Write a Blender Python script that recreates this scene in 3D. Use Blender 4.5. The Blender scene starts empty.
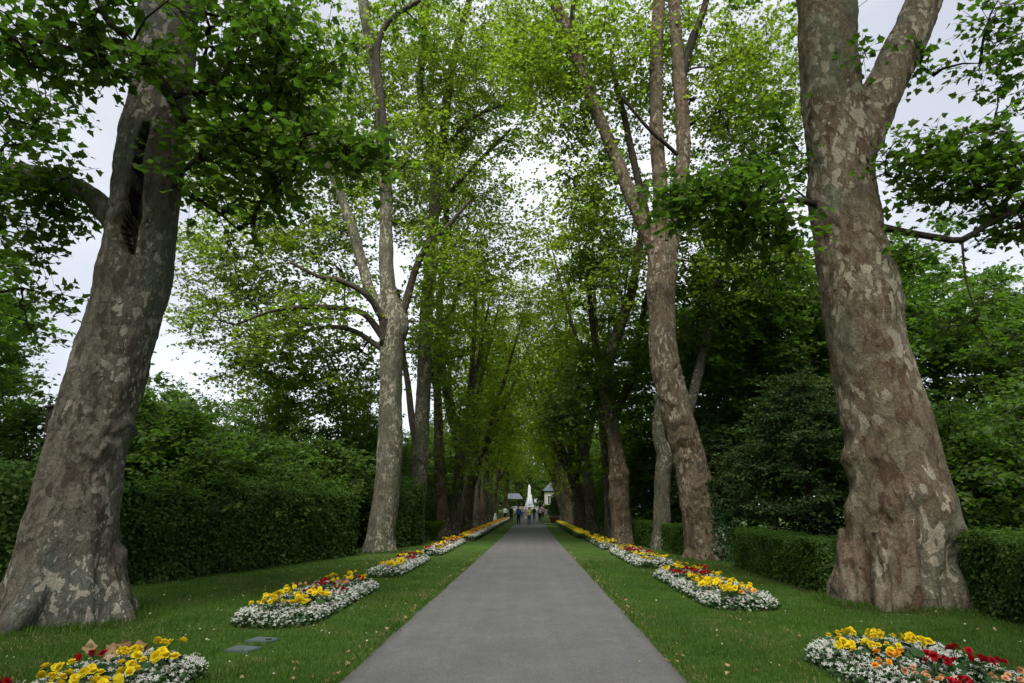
import bpy, math, random
import numpy as np
from mathutils import Vector, Matrix, noise as mnoise

rng = np.random.default_rng(7)
random.seed(7)
SC = bpy.context.scene
COL = SC.collection

# ------------------------------------------------------------------ camera
FPX = 600.0
TH = math.atan(166.5 / FPX)
PS = math.atan(.03 * math.cos(TH))
H = 1.6
st, ct, sp, cp = math.sin(TH), math.cos(TH), math.sin(PS), math.cos(PS)
FW = np.array((-sp * ct, cp * ct, st)); RT = np.array((cp, sp, 0.)); UP = np.array((sp * st, -cp * st, ct))
CAM = np.array((0., 0., H))


def ray(px, py):
    return FW + (px - 512) / FPX * RT - (py - 341.5) / FPX * UP


def P(px, py, Y):
    d = ray(px, py)
    return CAM + d * (Y / d[1])


def at(px, py):
    d = ray(px, py)
    return CAM - d * (H / d[2])


def depth(p):
    return float(np.dot(np.asarray(p) - CAM, FW))


def proj(V):
    q = V - CAM
    z = q @ FW
    return 512 + FPX * (q @ RT) / z, 341.5 - FPX * (q @ UP) / z, z


cam = bpy.data.objects.new('camera', bpy.data.cameras.new('camera'))
COL.objects.link(cam)
cam.data.sensor_width = 36
cam.data.lens = FPX / 1024 * 36
cam.data.clip_end = 3000
cam.location = CAM
cam.rotation_euler = (math.pi / 2 + TH, 0, PS)
SC.camera = cam

# ------------------------------------------------------------------ materials
MATS = {}


def rgb(c):
    return (c[0], c[1], c[2], 1)


class NT:
    def __init__(self, name):
        self.m = bpy.data.materials.new(name)
        self.m.use_nodes = True
        self.t = self.m.node_tree
        self.t.nodes.clear()
        self.out = self.n('ShaderNodeOutputMaterial')
        MATS[name] = self.m

    def n(self, ty, **kw):
        nd = self.t.nodes.new(ty)
        for k, v in kw.items():
            if k.startswith('i_'):
                nd.inputs[k[2:].replace('_', ' ')].default_value = v
            else:
                setattr(nd, k, v)
        return nd

    def l(self, a, b):
        self.t.links.new(a, b)

    def noise(self, vec, scale, detail=3, rough=.55):
        nd = self.n('ShaderNodeTexNoise')
        nd.inputs['Scale'].default_value = scale
        nd.inputs['Detail'].default_value = detail
        nd.inputs['Roughness'].default_value = rough
        if vec is not None:
            self.l(vec, nd.inputs['Vector'])
        return nd

    def ramp(self, fac, stops, interp='LINEAR'):
        r = self.n('ShaderNodeValToRGB')
        r.color_ramp.interpolation = interp
        e = r.color_ramp.elements
        while len(e) < len(stops):
            e.new(.5)
        for i, (p, c) in enumerate(stops):
            e[i].position = p
            e[i].color = rgb(c) if not isinstance(c, (int, float)) else (c, c, c, 1)
        self.l(fac, r.inputs[0])
        return r.outputs[0]

    def mix(self, fac, a, b, mode='MIX'):
        m = self.n('ShaderNodeMix', data_type='RGBA', blend_type=mode)
        for j, v in ((0, fac), (6, a), (7, b)):
            s = m.inputs[j]
            if isinstance(v, bpy.types.NodeSocket):
                self.l(v, s)
            elif isinstance(v, (int, float)):
                s.default_value = v if j == 0 else (v, v, v, 1)
            else:
                s.default_value = rgb(v)
        return m.outputs[2]

    def obj(self, scale=(1, 1, 1)):
        tc = self.n('ShaderNodeTexCoord')
        if scale == (1, 1, 1):
            return tc.outputs['Object']
        mp = self.n('ShaderNodeMapping')
        mp.inputs['Scale'].default_value = scale
        self.l(tc.outputs['Object'], mp.inputs['Vector'])
        return mp.outputs[0]

    def bsdf(self, col, rough=.8, spec=.3, bump=None, bstr=.5, bdist=.02, sheen=0):
        b = self.n('ShaderNodeBsdfPrincipled')
        if isinstance(col, bpy.types.NodeSocket):
            self.l(col, b.inputs['Base Color'])
        else:
            b.inputs['Base Color'].default_value = rgb(col)
        b.inputs['Roughness'].default_value = rough
        b.inputs['Specular IOR Level'].default_value = spec
        if bump is not None:
            bp = self.n('ShaderNodeBump')
            bp.inputs['Strength'].default_value = bstr
            bp.inputs['Distance'].default_value = bdist
            self.l(bump, bp.inputs['Height'])
            self.l(bp.outputs[0], b.inputs['Normal'])
        self.l(b.outputs[0], self.out.inputs[0])
        return b


def leaf_mat(name, c0, c1, trans, tw=.45, rough=.45, spec=.35, nsc=.35):
    """foliage: each leaf its own shade, plus slow drift through the crown; light passes through the blade"""
    t = NT(name)
    g = t.n('ShaderNodeNewGeometry')
    nz = t.noise(t.obj(), nsc, 2)
    a = t.n('ShaderNodeMath', operation='MULTIPLY_ADD')
    t.l(g.outputs['Random Per Island'], a.inputs[0]); a.inputs[1].default_value = .55
    b = t.n('ShaderNodeMath', operation='MULTIPLY_ADD')
    t.l(nz.outputs[0], b.inputs[0]); b.inputs[1].default_value = 1.3; b.inputs[2].default_value = -.42
    t.l(b.outputs[0], a.inputs[2])
    col = t.ramp(a.outputs[0], [(0, c0), (1, c1)])
    p = t.bsdf(col, rough, spec)
    tr = t.n('ShaderNodeBsdfTranslucent')
    tc = t.mix(a.outputs[0], [v * .72 for v in trans], [v * 1.2 for v in trans])
    t.l(tc, tr.inputs[0])
    mx = t.n('ShaderNodeMixShader')
    mx.inputs[0].default_value = tw
    t.l(p.outputs[0], mx.inputs[1]); t.l(tr.outputs[0], mx.inputs[2])
    t.l(mx.outputs[0], t.out.inputs[0])
    return t.m


leaf_mat('leaf_plane', (.032, .068, .012), (.078, .125, .020), (.11, .235, .016), .5, .6, .2)  # darker plane leaf: crown shade is put into the colour
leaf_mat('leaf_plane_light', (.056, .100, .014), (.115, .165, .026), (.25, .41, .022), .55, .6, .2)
leaf_mat('leaf_plane_far', (.065, .110, .014), (.12, .170, .026), (.36, .52, .026), .60, .6, .2)  # same leaf brightened for the avenue, colour standing in for missing light
leaf_mat('leaf_wood', (.036, .078, .016), (.095, .150, .030), (.12, .26, .02), .46, .6, .2)
leaf_mat('leaf_hedge', (.026, .062, .012), (.075, .130, .024), (.08, .19, .016), .36, .6, .2)
leaf_mat('leaf_privet', (.034, .080, .012), (.080, .145, .022), (.10, .22, .02), .4, .6, .2, 1.2)
leaf_mat('leaf_begonia', (.018, .055, .016), (.05, .11, .03), (.05, .13, .02), .25, .3, .5, 3)
leaf_mat('leaf_ivy', (.012, .035, .010), (.03, .07, .018), (.03, .08, .015), .25, .35, .4, 2)
leaf_mat('needle', (.030, .068, .022), (.072, .120, .036), (.07, .14, .02), .32, .6, .2, 1)
leaf_mat('grass_blade', (.025, .078, .007), (.098, .172, .021), (.08, .21, .012), .42, .5, .25, .8)
leaf_mat('grass_dry', (.16, .15, .06), (.30, .26, .13), (.2, .18, .06), .3, .6, .2, .8)
leaf_mat('petal_white', (.52, .54, .48), (.73, .73, .68), (.5, .52, .45), .3, .6, .2, 3)
leaf_mat('petal_cream', (.36, .34, .25), (.55, .53, .42), (.4, .38, .28), .3, .6, .2, 3)
leaf_mat('petal_yellow', (.80, .62, .014), (.88, .75, .03), (.8, .6, .02), .3, .5, .2, 3)
leaf_mat('petal_red', (.30, .006, .012), (.50, .016, .025), (.5, .01, .02), .3, .5, .2, 3)
leaf_mat('petal_apricot', (.72, .34, .17), (.82, .50, .30), (.75, .42, .22), .3, .5, .2, 3)
leaf_mat('petal_orange', (.75, .30, .018), (.84, .44, .03), (.8, .36, .02), .3, .5, .2, 3)
leaf_mat('dry_leaf', (.16, .085, .035), (.42, .29, .15), (.2, .12, .05), .2, .7, .2, 2)


def bark_mat(name, base, dark, tan, pale, pale_amt=.5, sc=5.0, moss=(.10, .11, .06), mossamt=.3):
    """plane-tree bark: overlapping scales of several ages, small pale flecks where scales have dropped"""
    t = NT(name)
    co = t.obj((1, 1, .55))
    wob = t.noise(co, 3.0, 4, .6)
    v = t.n('ShaderNodeVectorMath', operation='MULTIPLY_ADD')
    t.l(wob.outputs['Color'], v.inputs[0]); v.inputs[1].default_value = (.34, .34, .34); t.l(co, v.inputs[2])

    def vor(s):
        w = t.n('ShaderNodeTexVoronoi')
        w.inputs['Scale'].default_value = s
        t.l(v.outputs[0], w.inputs['Vector'])
        sep = t.n('ShaderNodeSeparateColor')
        t.l(w.outputs['Color'], sep.inputs[0])
        return sep.outputs[0], w.outputs['Distance']
    r1, d1 = vor(sc)
    r2, d2 = vor(sc * 2.6)
    r3, d3 = vor(sc * 5.5)
    big = t.noise(t.obj((1, 1, .5)), .9, 3)
    cell = t.ramp(r1, [(0, dark), (.3, base), (.62, tan), (.85, base)], 'CONSTANT')
    cell2 = t.ramp(r2, [(0, tan), (.35, base), (.7, dark)], 'CONSTANT')
    m0 = t.noise(t.obj((1, 1, .4)), 3.2, 6, .68)
    soft = t.ramp(m0.outputs[0], [(.30, dark), (.5, base), (.70, tan)])
    m1 = t.noise(co, 2.2, 5, .65)
    col = t.mix(t.ramp(m1.outputs[0], [(.42, 0), (.56, 1)]), cell, cell2)
    col = t.mix(.15, col, soft)
    gm = t.ramp(big.outputs[0], [(.50, 0), (.62, mossamt)])
    col = t.mix(gm, col, moss)
    vs = t.noise(t.obj((1, 1, .14)), 11, 5, .65)
    col = t.mix(.5, col, t.ramp(vs.outputs[0], [(.32, .62), (.68, 1.3)]), 'MULTIPLY')
    ve = t.n('ShaderNodeTexVoronoi', feature='DISTANCE_TO_EDGE'); ve.inputs['Scale'].default_value = sc
    t.l(v.outputs[0], ve.inputs['Vector'])
    col = t.mix(t.ramp(ve.outputs['Distance'], [(.0, .32), (.03, .32), (.055, 0)]), col, [q * .5 for q in dark])
    # pale flecks: only in some zones
    pz = t.noise(t.obj((1, 1, .45)), 1.3, 3)
    zone = t.ramp(pz.outputs[0], [(.43, 0), (.56, 1)])
    f1 = t.ramp(r2, [(0, 0), (1 - .42 * pale_amt, 0), (1 - .42 * pale_amt + .001, 1)])
    f2 = t.ramp(r3, [(0, 0), (1 - .12 * pale_amt, 0), (1 - .12 * pale_amt + .001, 1)])
    fm = t.n('ShaderNodeMath', operation='MAXIMUM'); t.l(f1, fm.inputs[0]); t.l(f2, fm.inputs[1])
    fz = t.n('ShaderNodeMath', operation='MULTIPLY'); t.l(fm.outputs[0], fz.inputs[0]); t.l(zone, fz.inputs[1])
    col = t.mix(fz.outputs[0], col, pale)
    fine = t.noise(t.obj((1, 1, .6)), 28, 5, .7)
    col = t.mix(.45, col, t.ramp(fine.outputs[0], [(.25, .45), (.7, 1.35)]), 'MULTIPLY')
    # height: scale edges + grain
    hgt = t.n('ShaderNodeMath', operation='MULTIPLY_ADD')
    t.l(r1, hgt.inputs[0]); hgt.inputs[1].default_value = .35; t.l(fine.outputs[0], hgt.inputs[2])
    h2 = t.n('ShaderNodeMath', operation='MULTIPLY_ADD')
    t.l(r2, h2.inputs[0]); h2.inputs[1].default_value = .4; t.l(hgt.outputs[0], h2.inputs[2])
    h3 = t.n('ShaderNodeMath', operation='MULTIPLY_ADD')
    t.l(wob.outputs[0], h3.inputs[0]); h3.inputs[1].default_value = .8; t.l(h2.outputs[0], h3.inputs[2])
    h4 = t.n('ShaderNodeMath', operation='MULTIPLY_ADD')
    t.l(vs.outputs[0], h4.inputs[0]); h4.inputs[1].default_value = .9; t.l(h3.outputs[0], h4.inputs[2])
    t.bsdf(col, .9, .15, h4.outputs[0], 1, .06)
    return t.m


bark_mat('bark_grey', (0.119, 0.106, 0.081), (0.063, 0.051, 0.038), (0.163, 0.145, 0.110), (0.317, 0.295, 0.238), .40, 5.5, (0.110, 0.121, 0.099), .8)
bark_mat('bark_russet', (.155, .117, .078), (.092, .056, .035), (.195, .164, .115), (.33, .295, .22), .5, 3.7, (.145, .152, .108), .8)
bark_mat('bark_brown', (0.136, 0.099, 0.063), (0.070, 0.049, 0.032), (0.172, 0.136, 0.092), (0.282, 0.246, 0.185), .35, 5, (0.097, 0.097, 0.058), .5)
bark_mat('bark_pale', (0.121, 0.114, 0.081), (0.079, 0.069, 0.048), (0.150, 0.139, 0.099), (0.317, 0.295, 0.229), .5, 6, (0.095, 0.109, 0.058), .8)
bark_mat('bark_dark', (.045, .038, .028), (.028, .023, .018), (.06, .05, .036), (.10, .09, .07), .1, 6, (.04, .045, .025), .4)
bark_mat('bark_twig', (.072, .062, .046), (.050, .042, .031), (.09, .078, .057), (.15, .135, .10), .1, 6, (.065, .07, .045), .4)


def plain(name, c, rough=.7, spec=.3, var=.2, nsc=6, bs=.25, bd=.01):
    t = NT(name)
    nz = t.noise(t.obj(), nsc, 4)
    col = t.mix(1, c, t.ramp(nz.outputs[0], [(.3, 1 - var), (.7, 1 + var)]), 'MULTIPLY')
    t.bsdf(col, rough, spec, nz.outputs[0], bs, bd)
    return t.m


plain('rotten_wood', (.035, .022, .014), .95, .1, .5, 9, .8, .03)
plain('terracotta', (.30, .085, .045), .8)
plain('stone', (.32, .32, .31), .85, .2, .2, 5)
plain('white_stone', (.70, .70, .68), .7, .3, .1, 5)
plain('cover_metal', (.085, .11, .112), .55, .4, .15, 14, .4)
plain('dark_hole', (.012, .012, .012), .9, .1)
plain('box_wood', (.026, .018, .015), .8, .2, .25, 18)
plain('box_roof', (.028, .026, .027), .7, .3, .2, 18)
plain('bright_metal', (.5, .5, .5), .4, .5, .05)
plain('wall_plaster', (.25, .245, .22), .85, .2, .08)
plain('roof_slate', (.062, .072, .092), .7, .3, .15)
plain('window_glass', (.03, .035, .045), .12, .6, .1)
plain('soil', (.042, .030, .020), .95, .1, .4, 14, .9, .03)
plain('skin', (.50, .30, .22), .6, .3, .05)
plain('hair_grey', (.32, .30, .28), .7, .3, .15, 40)
plain('hair_dark', (.03, .022, .018), .6, .3, .15, 40)
plain('hair_blond', (.42, .30, .15), .6, .3, .15, 40)
for nm, c in dict(cloth_blue=(.03, .075, .26), cloth_black=(.012, .012, .015), cloth_lime=(.55, .60, .16), cloth_denim=(.05, .075, .14),
                  cloth_white=(.72, .72, .72), cloth_grey=(.20, .20, .21), cloth_rose=(.42, .22, .28), cloth_teal=(.05, .22, .24),
                  cloth_violet=(.20, .16, .36), cloth_beige=(.42, .34, .24), leather=(.04, .025, .018)).items():
    plain(nm, c, .85, .2, .12, 12)

t = NT('asphalt')
tc = t.obj()
a1 = t.noise(tc, 60, 5, .8); a2 = t.noise(tc, 1.1, 5, .6); a3 = t.noise(t.obj((3.2, .10, 1)), 1.2, 4, .6); a4 = t.noise(tc, 5, 5, .65)
col = t.mix(1, (.110, .110, .108), t.ramp(a1.outputs[0], [(.36, .62), (.64, 1.4)]), 'MULTIPLY')
col = t.mix(1, col, t.ramp(a2.outputs[0], [(.36, .90), (.64, 1.08)]), 'MULTIPLY')
col = t.mix(.8, col, t.ramp(a3.outputs[0], [(.36, .92), (.64, 1.07)]), 'MULTIPLY')
col = t.mix(.6, col, t.ramp(a4.outputs[0], [(.35, .86), (.65, 1.1)]), 'MULTIPLY')
# thin cracks and damp specks
vx = t.n('ShaderNodeTexVoronoi'); vx.inputs['Scale'].default_value = 5; t.l(tc, vx.inputs['Vector'])
col = t.mix(t.ramp(vx.outputs['Distance'], [(0, .55), (.05, .55), (.07, 0)]), col, (.075, .07, .06))
sx = t.n('ShaderNodeSeparateXYZ'); t.l(tc, sx.inputs[0])
# earth and leaf dirt trodden in along both edges of the asphalt
ab = t.n('ShaderNodeMath', operation='ABSOLUTE'); sh = t.n('ShaderNodeMath', operation='ADD'); sh.inputs[1].default_value = .16
t.l(sx.outputs[0], sh.inputs[0]); t.l(sh.outputs[0], ab.inputs[0])
en = t.n('ShaderNodeMath', operation='MULTIPLY_ADD'); t.l(a4.outputs[0], en.inputs[0]); en.inputs[1].default_value = .28; t.l(ab.outputs[0], en.inputs[2])
mr = t.n('ShaderNodeMapRange'); t.l(en.outputs[0], mr.inputs[0]); mr.inputs[1].default_value = 1.69; mr.inputs[2].default_value = 1.86
col = t.mix(mr.outputs[0], col, (.060, .056, .046))
t.bsdf(col, .82, .3, a1.outputs[0], .35, .006)

t = NT('lawn')
tc = t.obj()
g1 = t.noise(tc, .35, 5, .6); g2 = t.noise(tc, 2.6, 5, .65); g3 = t.noise(t.obj((1, .5, 1)), 34, 4, .7)
col = t.ramp(g2.outputs[0], [(.3, (.034, .072, .010)), (.55, (.056, .105, .016)), (.75, (.085, .125, .028))])
col = t.mix(.8, col, t.ramp(g1.outputs[0], [(.3, .70), (.7, 1.25)]), 'MULTIPLY')
col = t.mix(.85, col, t.ramp(g3.outputs[0], [(.3, .55), (.7, 1.4)]), 'MULTIPLY')
t.bsdf(col, .9, .15, g3.outputs[0], 1, .04)

t = NT('water')
tr = t.n('ShaderNodeBsdfTransparent'); df = t.n('ShaderNodeBsdfTranslucent'); d2 = t.n('ShaderNodeBsdfDiffuse')
df.inputs[0].default_value = (.9, .92, .95, 1); d2.inputs[0].default_value = (.9, .92, .95, 1)
m1 = t.n('ShaderNodeMixShader'); t.l(df.outputs[0], m1.inputs[1]); t.l(d2.outputs[0], m1.inputs[2])
m2 = t.n('ShaderNodeMixShader'); m2.inputs[0].default_value = .55; t.l(tr.outputs[0], m2.inputs[1]); t.l(m1.outputs[0], m2.inputs[2])
t.l(m2.outputs[0], t.out.inputs[0])
t = NT('pool'); t.bsdf((.06, .09, .10), .05, .6)


# ------------------------------------------------------------------ objects
def np_mesh(name, V, F, mats, matidx=None, smooth=False):
    me = bpy.data.meshes.new(name)
    V = np.ascontiguousarray(V, np.float32)
    if isinstance(F, np.ndarray) and F.ndim == 2:
        M, k = F.shape
        me.vertices.add(len(V)); me.vertices.foreach_set('co', V.ravel())
        me.loops.add(M * k); me.loops.foreach_set('vertex_index', np.ascontiguousarray(F, np.int32).ravel())
        me.polygons.add(M); me.polygons.foreach_set('loop_start', np.arange(M, dtype=np.int32) * k)
    else:
        me.from_pydata(V.tolist(), [], [list(map(int, f)) for f in F])
    for m in mats:
        me.materials.append(MATS[m])
    if matidx is not None:
        me.polygons.foreach_set('material_index', np.ascontiguousarray(matidx, np.int32))
    me.polygons.foreach_set('use_smooth', np.full(len(me.polygons), smooth))
    me.update(calc_edges=True)
    return me


def link(name, me, parent=None, loc=None):
    o = bpy.data.objects.new(name, me)
    COL.objects.link(o)
    if parent is not None:
        o.parent = parent
    if loc is not None:
        o.location = loc
    return o


def tag(o, label=None, cat=None, group=None, kind=None):
    if label: o['label'] = label
    if cat: o['category'] = cat
    if group: o['group'] = group
    if kind: o['kind'] = kind
    return o


def empty(name, loc, label, cat, group=None, rz=0, sc=1):
    o = bpy.data.objects.new(name, None)
    o.empty_display_size = .2
    COL.objects.link(o)
    o.location = [float(v) for v in loc]; o.rotation_euler = (0, 0, rz); o.scale = (sc, sc, sc) if not isinstance(sc, tuple) else sc
    return tag(o, label, cat, group)


def copy_thing(o, loc, rz=0, sc=1, label=None, group=None):
    r = o.copy(); COL.objects.link(r)
    r.location = [float(v) for v in loc]; r.rotation_euler = (0, 0, rz); r.scale = (sc, sc, sc) if not isinstance(sc, tuple) else sc
    if label: r['label'] = label
    if group: r['group'] = group
    for ch in list(o.children):
        c = ch.copy(); COL.objects.link(c); c.parent = r
        for g in list(ch.children):
            d = g.copy(); COL.objects.link(d); d.parent = c
    return r


# ------------------------------------------------------------------ geometry helpers
class MB:
    def __init__(self):
        self.V = []; self.F = []; self.MI = []; self.n = 0

    def add(self, V, F, mi=0):
        self.V.append(np.asarray(V, float)); F = [tuple(int(i) + self.n for i in f) for f in F]
        self.F += F; self.MI += [mi] * len(F); self.n += len(V)
        return self

    def box(self, c, s, mi=0, rz=0):
        x, y, z = [v / 2 for v in s]
        q = np.array([(a * x, b * y, d * z) for a in (-1, 1) for b in (-1, 1) for d in (-1, 1)])
        if rz:
            q = q @ np.array([[math.cos(rz), math.sin(rz), 0], [-math.sin(rz), math.cos(rz), 0], [0, 0, 1]])
        return self.add(q + np.asarray(c), [(0, 1, 3, 2), (4, 6, 7, 5), (0, 4, 5, 1), (2, 3, 7, 6), (0, 2, 6, 4), (1, 5, 7, 3)], mi)

    def lathe(self, prof, n=20, mi=0, c=(0, 0, 0)):
        V = [(r * math.cos(2 * math.pi * k / n) + c[0], r * math.sin(2 * math.pi * k / n) + c[1], z + c[2]) for r, z in prof for k in range(n)]
        F = [(i * n + k, i * n + (k + 1) % n, (i + 1) * n + (k + 1) % n, (i + 1) * n + k) for i in range(len(prof) - 1) for k in range(n)]
        F.append(tuple(range(n - 1, -1, -1))); F.append(tuple((len(prof) - 1) * n + k for k in range(n)))
        return self.add(V, F, mi)

    def tube(self, pts, rad, n=8, mi=0):
        V, F = tube(pts, rad, n)
        return self.add(V, F, mi)

    def ball(self, c, r, n=10, mi=0):
        prof = [(max(1e-3, math.sin(math.pi * i / n)), -math.cos(math.pi * i / n)) for i in range(n + 1)]
        m = MB().lathe(prof, n + 4)
        V = np.concatenate(m.V) * np.asarray(r) + np.asarray(c)
        return self.add(V, m.F, mi)

    def mesh(self, name, mats, smooth=False):
        me = np_mesh(name, np.concatenate(self.V), self.F, mats, self.MI, smooth)
        return me


def frames(pts):
    pts = np.asarray(pts, float)
    T = np.gradient(pts, axis=0)
    T /= np.linalg.norm(T, axis=1)[:, None] + 1e-9
    a = np.array((1., 0, 0)) if abs(T[0][0]) < .8 else np.array((0, 1., 0))
    N = []
    n = a - T[0] * np.dot(a, T[0])
    for k in range(len(pts)):
        n = n - T[k] * np.dot(n, T[k]); n /= np.linalg.norm(n) + 1e-9
        N.append(n)
    N = np.array(N); B = np.cross(T, N)
    return T, N, B


def tube(pts, rad, n=8, lobes=None):
    pts = np.asarray(pts, float); rad = np.asarray(rad, float)
    T, N, B = frames(pts)
    a = np.arange(n) * 2 * math.pi / n
    R = np.repeat(rad[:, None], n, 1)
    if lobes is not None:
        R = R * lobes(pts, a)
    V = pts[:, None, :] + R[..., None] * (N[:, None, :] * np.cos(a)[None, :, None] + B[:, None, :] * np.sin(a)[None, :, None])
    V = V.reshape(-1, 3)
    F = []
    m = len(pts)
    for i in range(m - 1):
        for k in range(n):
            F.append((i * n + k, i * n + (k + 1) % n, (i + 1) * n + (k + 1) % n, (i + 1) * n + k))
    F.append(tuple(range(n - 1, -1, -1))); F.append(tuple((m - 1) * n + k for k in range(n)))
    return V, F


def smooth_path(pts, vals, step):
    """Catmull-Rom through pts (with a value each), resampled about every step metres"""
    pts = np.asarray(pts, float); vals = np.asarray(vals, float)
    q = np.column_stack([pts, vals])
    q = np.vstack([2 * q[0] - q[1], q, 2 * q[-1] - q[-2]])
    out = []
    for i in range(1, len(q) - 2):
        L = np.linalg.norm(q[i + 1][:3] - q[i][:3]); m = max(2, int(L / step))
        for k in range(m):
            u = k / m
            out.append(.5 * ((2 * q[i]) + (-q[i - 1] + q[i + 1]) * u + (2 * q[i - 1] - 5 * q[i] + 4 * q[i + 1] - q[i + 2]) * u * u + (-q[i - 1] + 3 * q[i] - 3 * q[i + 1] + q[i + 2]) * u ** 3))
    out.append(q[-2])
    out = np.array(out)
    return out[:, :3], np.maximum(out[:, 3], .004)


def remesh(V, F, voxel, smooth_it=4):
    me = bpy.data.meshes.new('tmp'); me.from_pydata(np.asarray(V).tolist(), [], [list(map(int, f)) for f in F]); me.update()
    o = bpy.data.objects.new('tmp', me); COL.objects.link(o)
    r = o.modifiers.new('r', 'REMESH'); r.mode = 'VOXEL'; r.voxel_size = voxel
    s = o.modifiers.new('s', 'SMOOTH'); s.factor = .5; s.iterations = smooth_it
    dg = bpy.context.evaluated_depsgraph_get()
    e = o.evaluated_get(dg)
    m2 = bpy.data.meshes.new_from_object(e)
    bpy.data.objects.remove(o); bpy.data.meshes.remove(me)
    n = len(m2.vertices); V2 = np.empty(n * 3, np.float32); m2.vertices.foreach_get('co', V2)
    N2 = np.empty(n * 3, np.float32); m2.vertex_normals.foreach_get('vector', N2)
    return m2, V2.reshape(-1, 3).astype(float), N2.reshape(-1, 3).astype(float)


# leaf outlines: x across, y along, z out of the blade; first vertex is the fan centre
def fan(outline, fold=.30, droop=.12, closed=True):
    pts = [(0, .38)] + outline
    V = np.array([(x, y, fold * abs(x) - droop * y * y) for x, y in pts])
    n = len(outline)
    F = np.array([(0, 1 + i, 1 + (i + 1) % n) for i in range(n)])
    return V, F


def mirror(r):
    return [(0, 0)] + r + [(0, 1)] + [(-x, y) for x, y in reversed(r)]


T_PLANE = fan(mirror([(.28, -.09), (.31, .10), (.58, .31), (.35, .45), (.27, .63)]))
T_MID = fan(mirror([(.30, -.02), (.55, .36), (.22, .55)]))
T_OVAL = fan(mirror([(.26, .22), (.30, .55)]), .2, .15)
T_ROUND = fan(mirror([(.42, .1), (.52, .5), (.34, .9)]), .2, .1)
T_DIA = (np.array([(0, 0, 0), (.42, .42, .06), (0, 1, -.1), (-.42, .42, .06)]), np.array([(0, 1, 2), (0, 2, 3)]))
T_BLADE = (np.array([(-.045, 0, 0), (.045, 0, 0), (.03, .6, .06), (0, 1, .22)]), np.array([(0, 1, 2), (0, 2, 3)]))


def norm(a):
    return a / (np.linalg.norm(a, axis=-1, keepdims=True) + 1e-9)


def leaves(Pt, Nn, D, S, tmpl):
    V, F = tmpl
    N = norm(Nn); Y = norm(D - N * np.sum(D * N, 1)[:, None]); X = np.cross(Y, N)
    S = np.broadcast_to(np.asarray(S, float), (len(Pt),))[:, None, None]
    W = Pt[:, None, :] + S * (V[None, :, 0:1] * X[:, None, :] + V[None, :, 1:2] * Y[:, None, :] + V[None, :, 2:3] * N[:, None, :])
    n = len(Pt)
    FF = (F[None] + (np.arange(n) * len(V))[:, None, None]).reshape(-1, F.shape[1])
    return W.reshape(-1, 3), FF


def prisms(A, B, r0, r1):
    """thin three-sided twigs from A to B"""
    T = norm(B - A); h = np.where(np.abs(T[:, 2:3]) < .8, np.array([[0, 0, 1.]]), np.array([[1., 0, 0]]))
    N = norm(np.cross(T, h)); Bn = np.cross(T, N)
    V = []
    for base, r in ((A, r0), (B, r1)):
        for k in range(3):
            a = k * 2.0944
            V.append(base + np.asarray(r).reshape(-1, 1) * (N * math.cos(a) + Bn * math.sin(a)))
    V = np.stack(V, 1)
    f = np.array([(0, 1, 4, 3), (1, 2, 5, 4), (2, 0, 3, 5)])
    n = len(A)
    return V.reshape(-1, 3), (f[None] + (np.arange(n) * 6)[:, None, None]).reshape(-1, 4)


def runit(n, r=rng):
    return norm(r.normal(size=(n, 3)))


# ------------------------------------------------------------------ trees
def grow(stems, clusters, r, zmin=0., near=False, thick=1.0):
    """connect every cluster centre to the skeleton with a curved branch; returns branches [(pts, radii)]"""
    nodes = []; owner = []
    for pts, rad in stems:
        for p in pts:
            if p[2] > zmin:
                nodes.append(p); owner.append(-1)
    cap = len(nodes) + len(clusters) * 40
    A = np.zeros((cap, 3)); A[:len(nodes)] = nodes; own = np.full(cap, -1); n = len(nodes)
    base = A[:n].copy()
    d0 = np.array([np.min(np.linalg.norm(base - c, axis=1)) for c in clusters])
    br = []
    for ci in np.argsort(d0):
        c = clusters[ci]
        v = c - A[:n]
        d = np.linalg.norm(v, axis=1)
        cost = d + .9 * np.maximum(0, .25 * d - v[:, 2])
        k = int(np.argmin(cost)); p0 = A[k]; L = d[k]
        if L < .05:
            continue
        m = max(3, int(L / .35))
        mid = (p0 + c) / 2 + np.array((0, 0, .14 * L)) + r.normal(size=3) * .09 * L
        u = np.linspace(0, 1, m + 1)[:, None]
        pts = (1 - u) ** 2 * p0 + 2 * u * (1 - u) * mid + u ** 2 * c
        pts[1:-1] += r.normal(size=(m - 1, 3)) * .03 * min(L, 1.5)
        if n + m >= cap:
            break
        A[n:n + m] = pts[1:]; own[n:n + m] = len(br); n += m
        br.append([pts, int(own[k]), 1.0, ci])
    for b in reversed(br):
        if b[1] >= 0:
            br[b[1]][2] += b[2]
    out = []
    for pts, par, load, ci in br:
        r0 = .011 * load ** .46 * thick; r1 = min(r0 * .6, .007 * thick)
        u = np.linspace(0, 1, len(pts))
        out.append((pts, r0 + (r1 - r0) * u ** .8))
    return out


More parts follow.
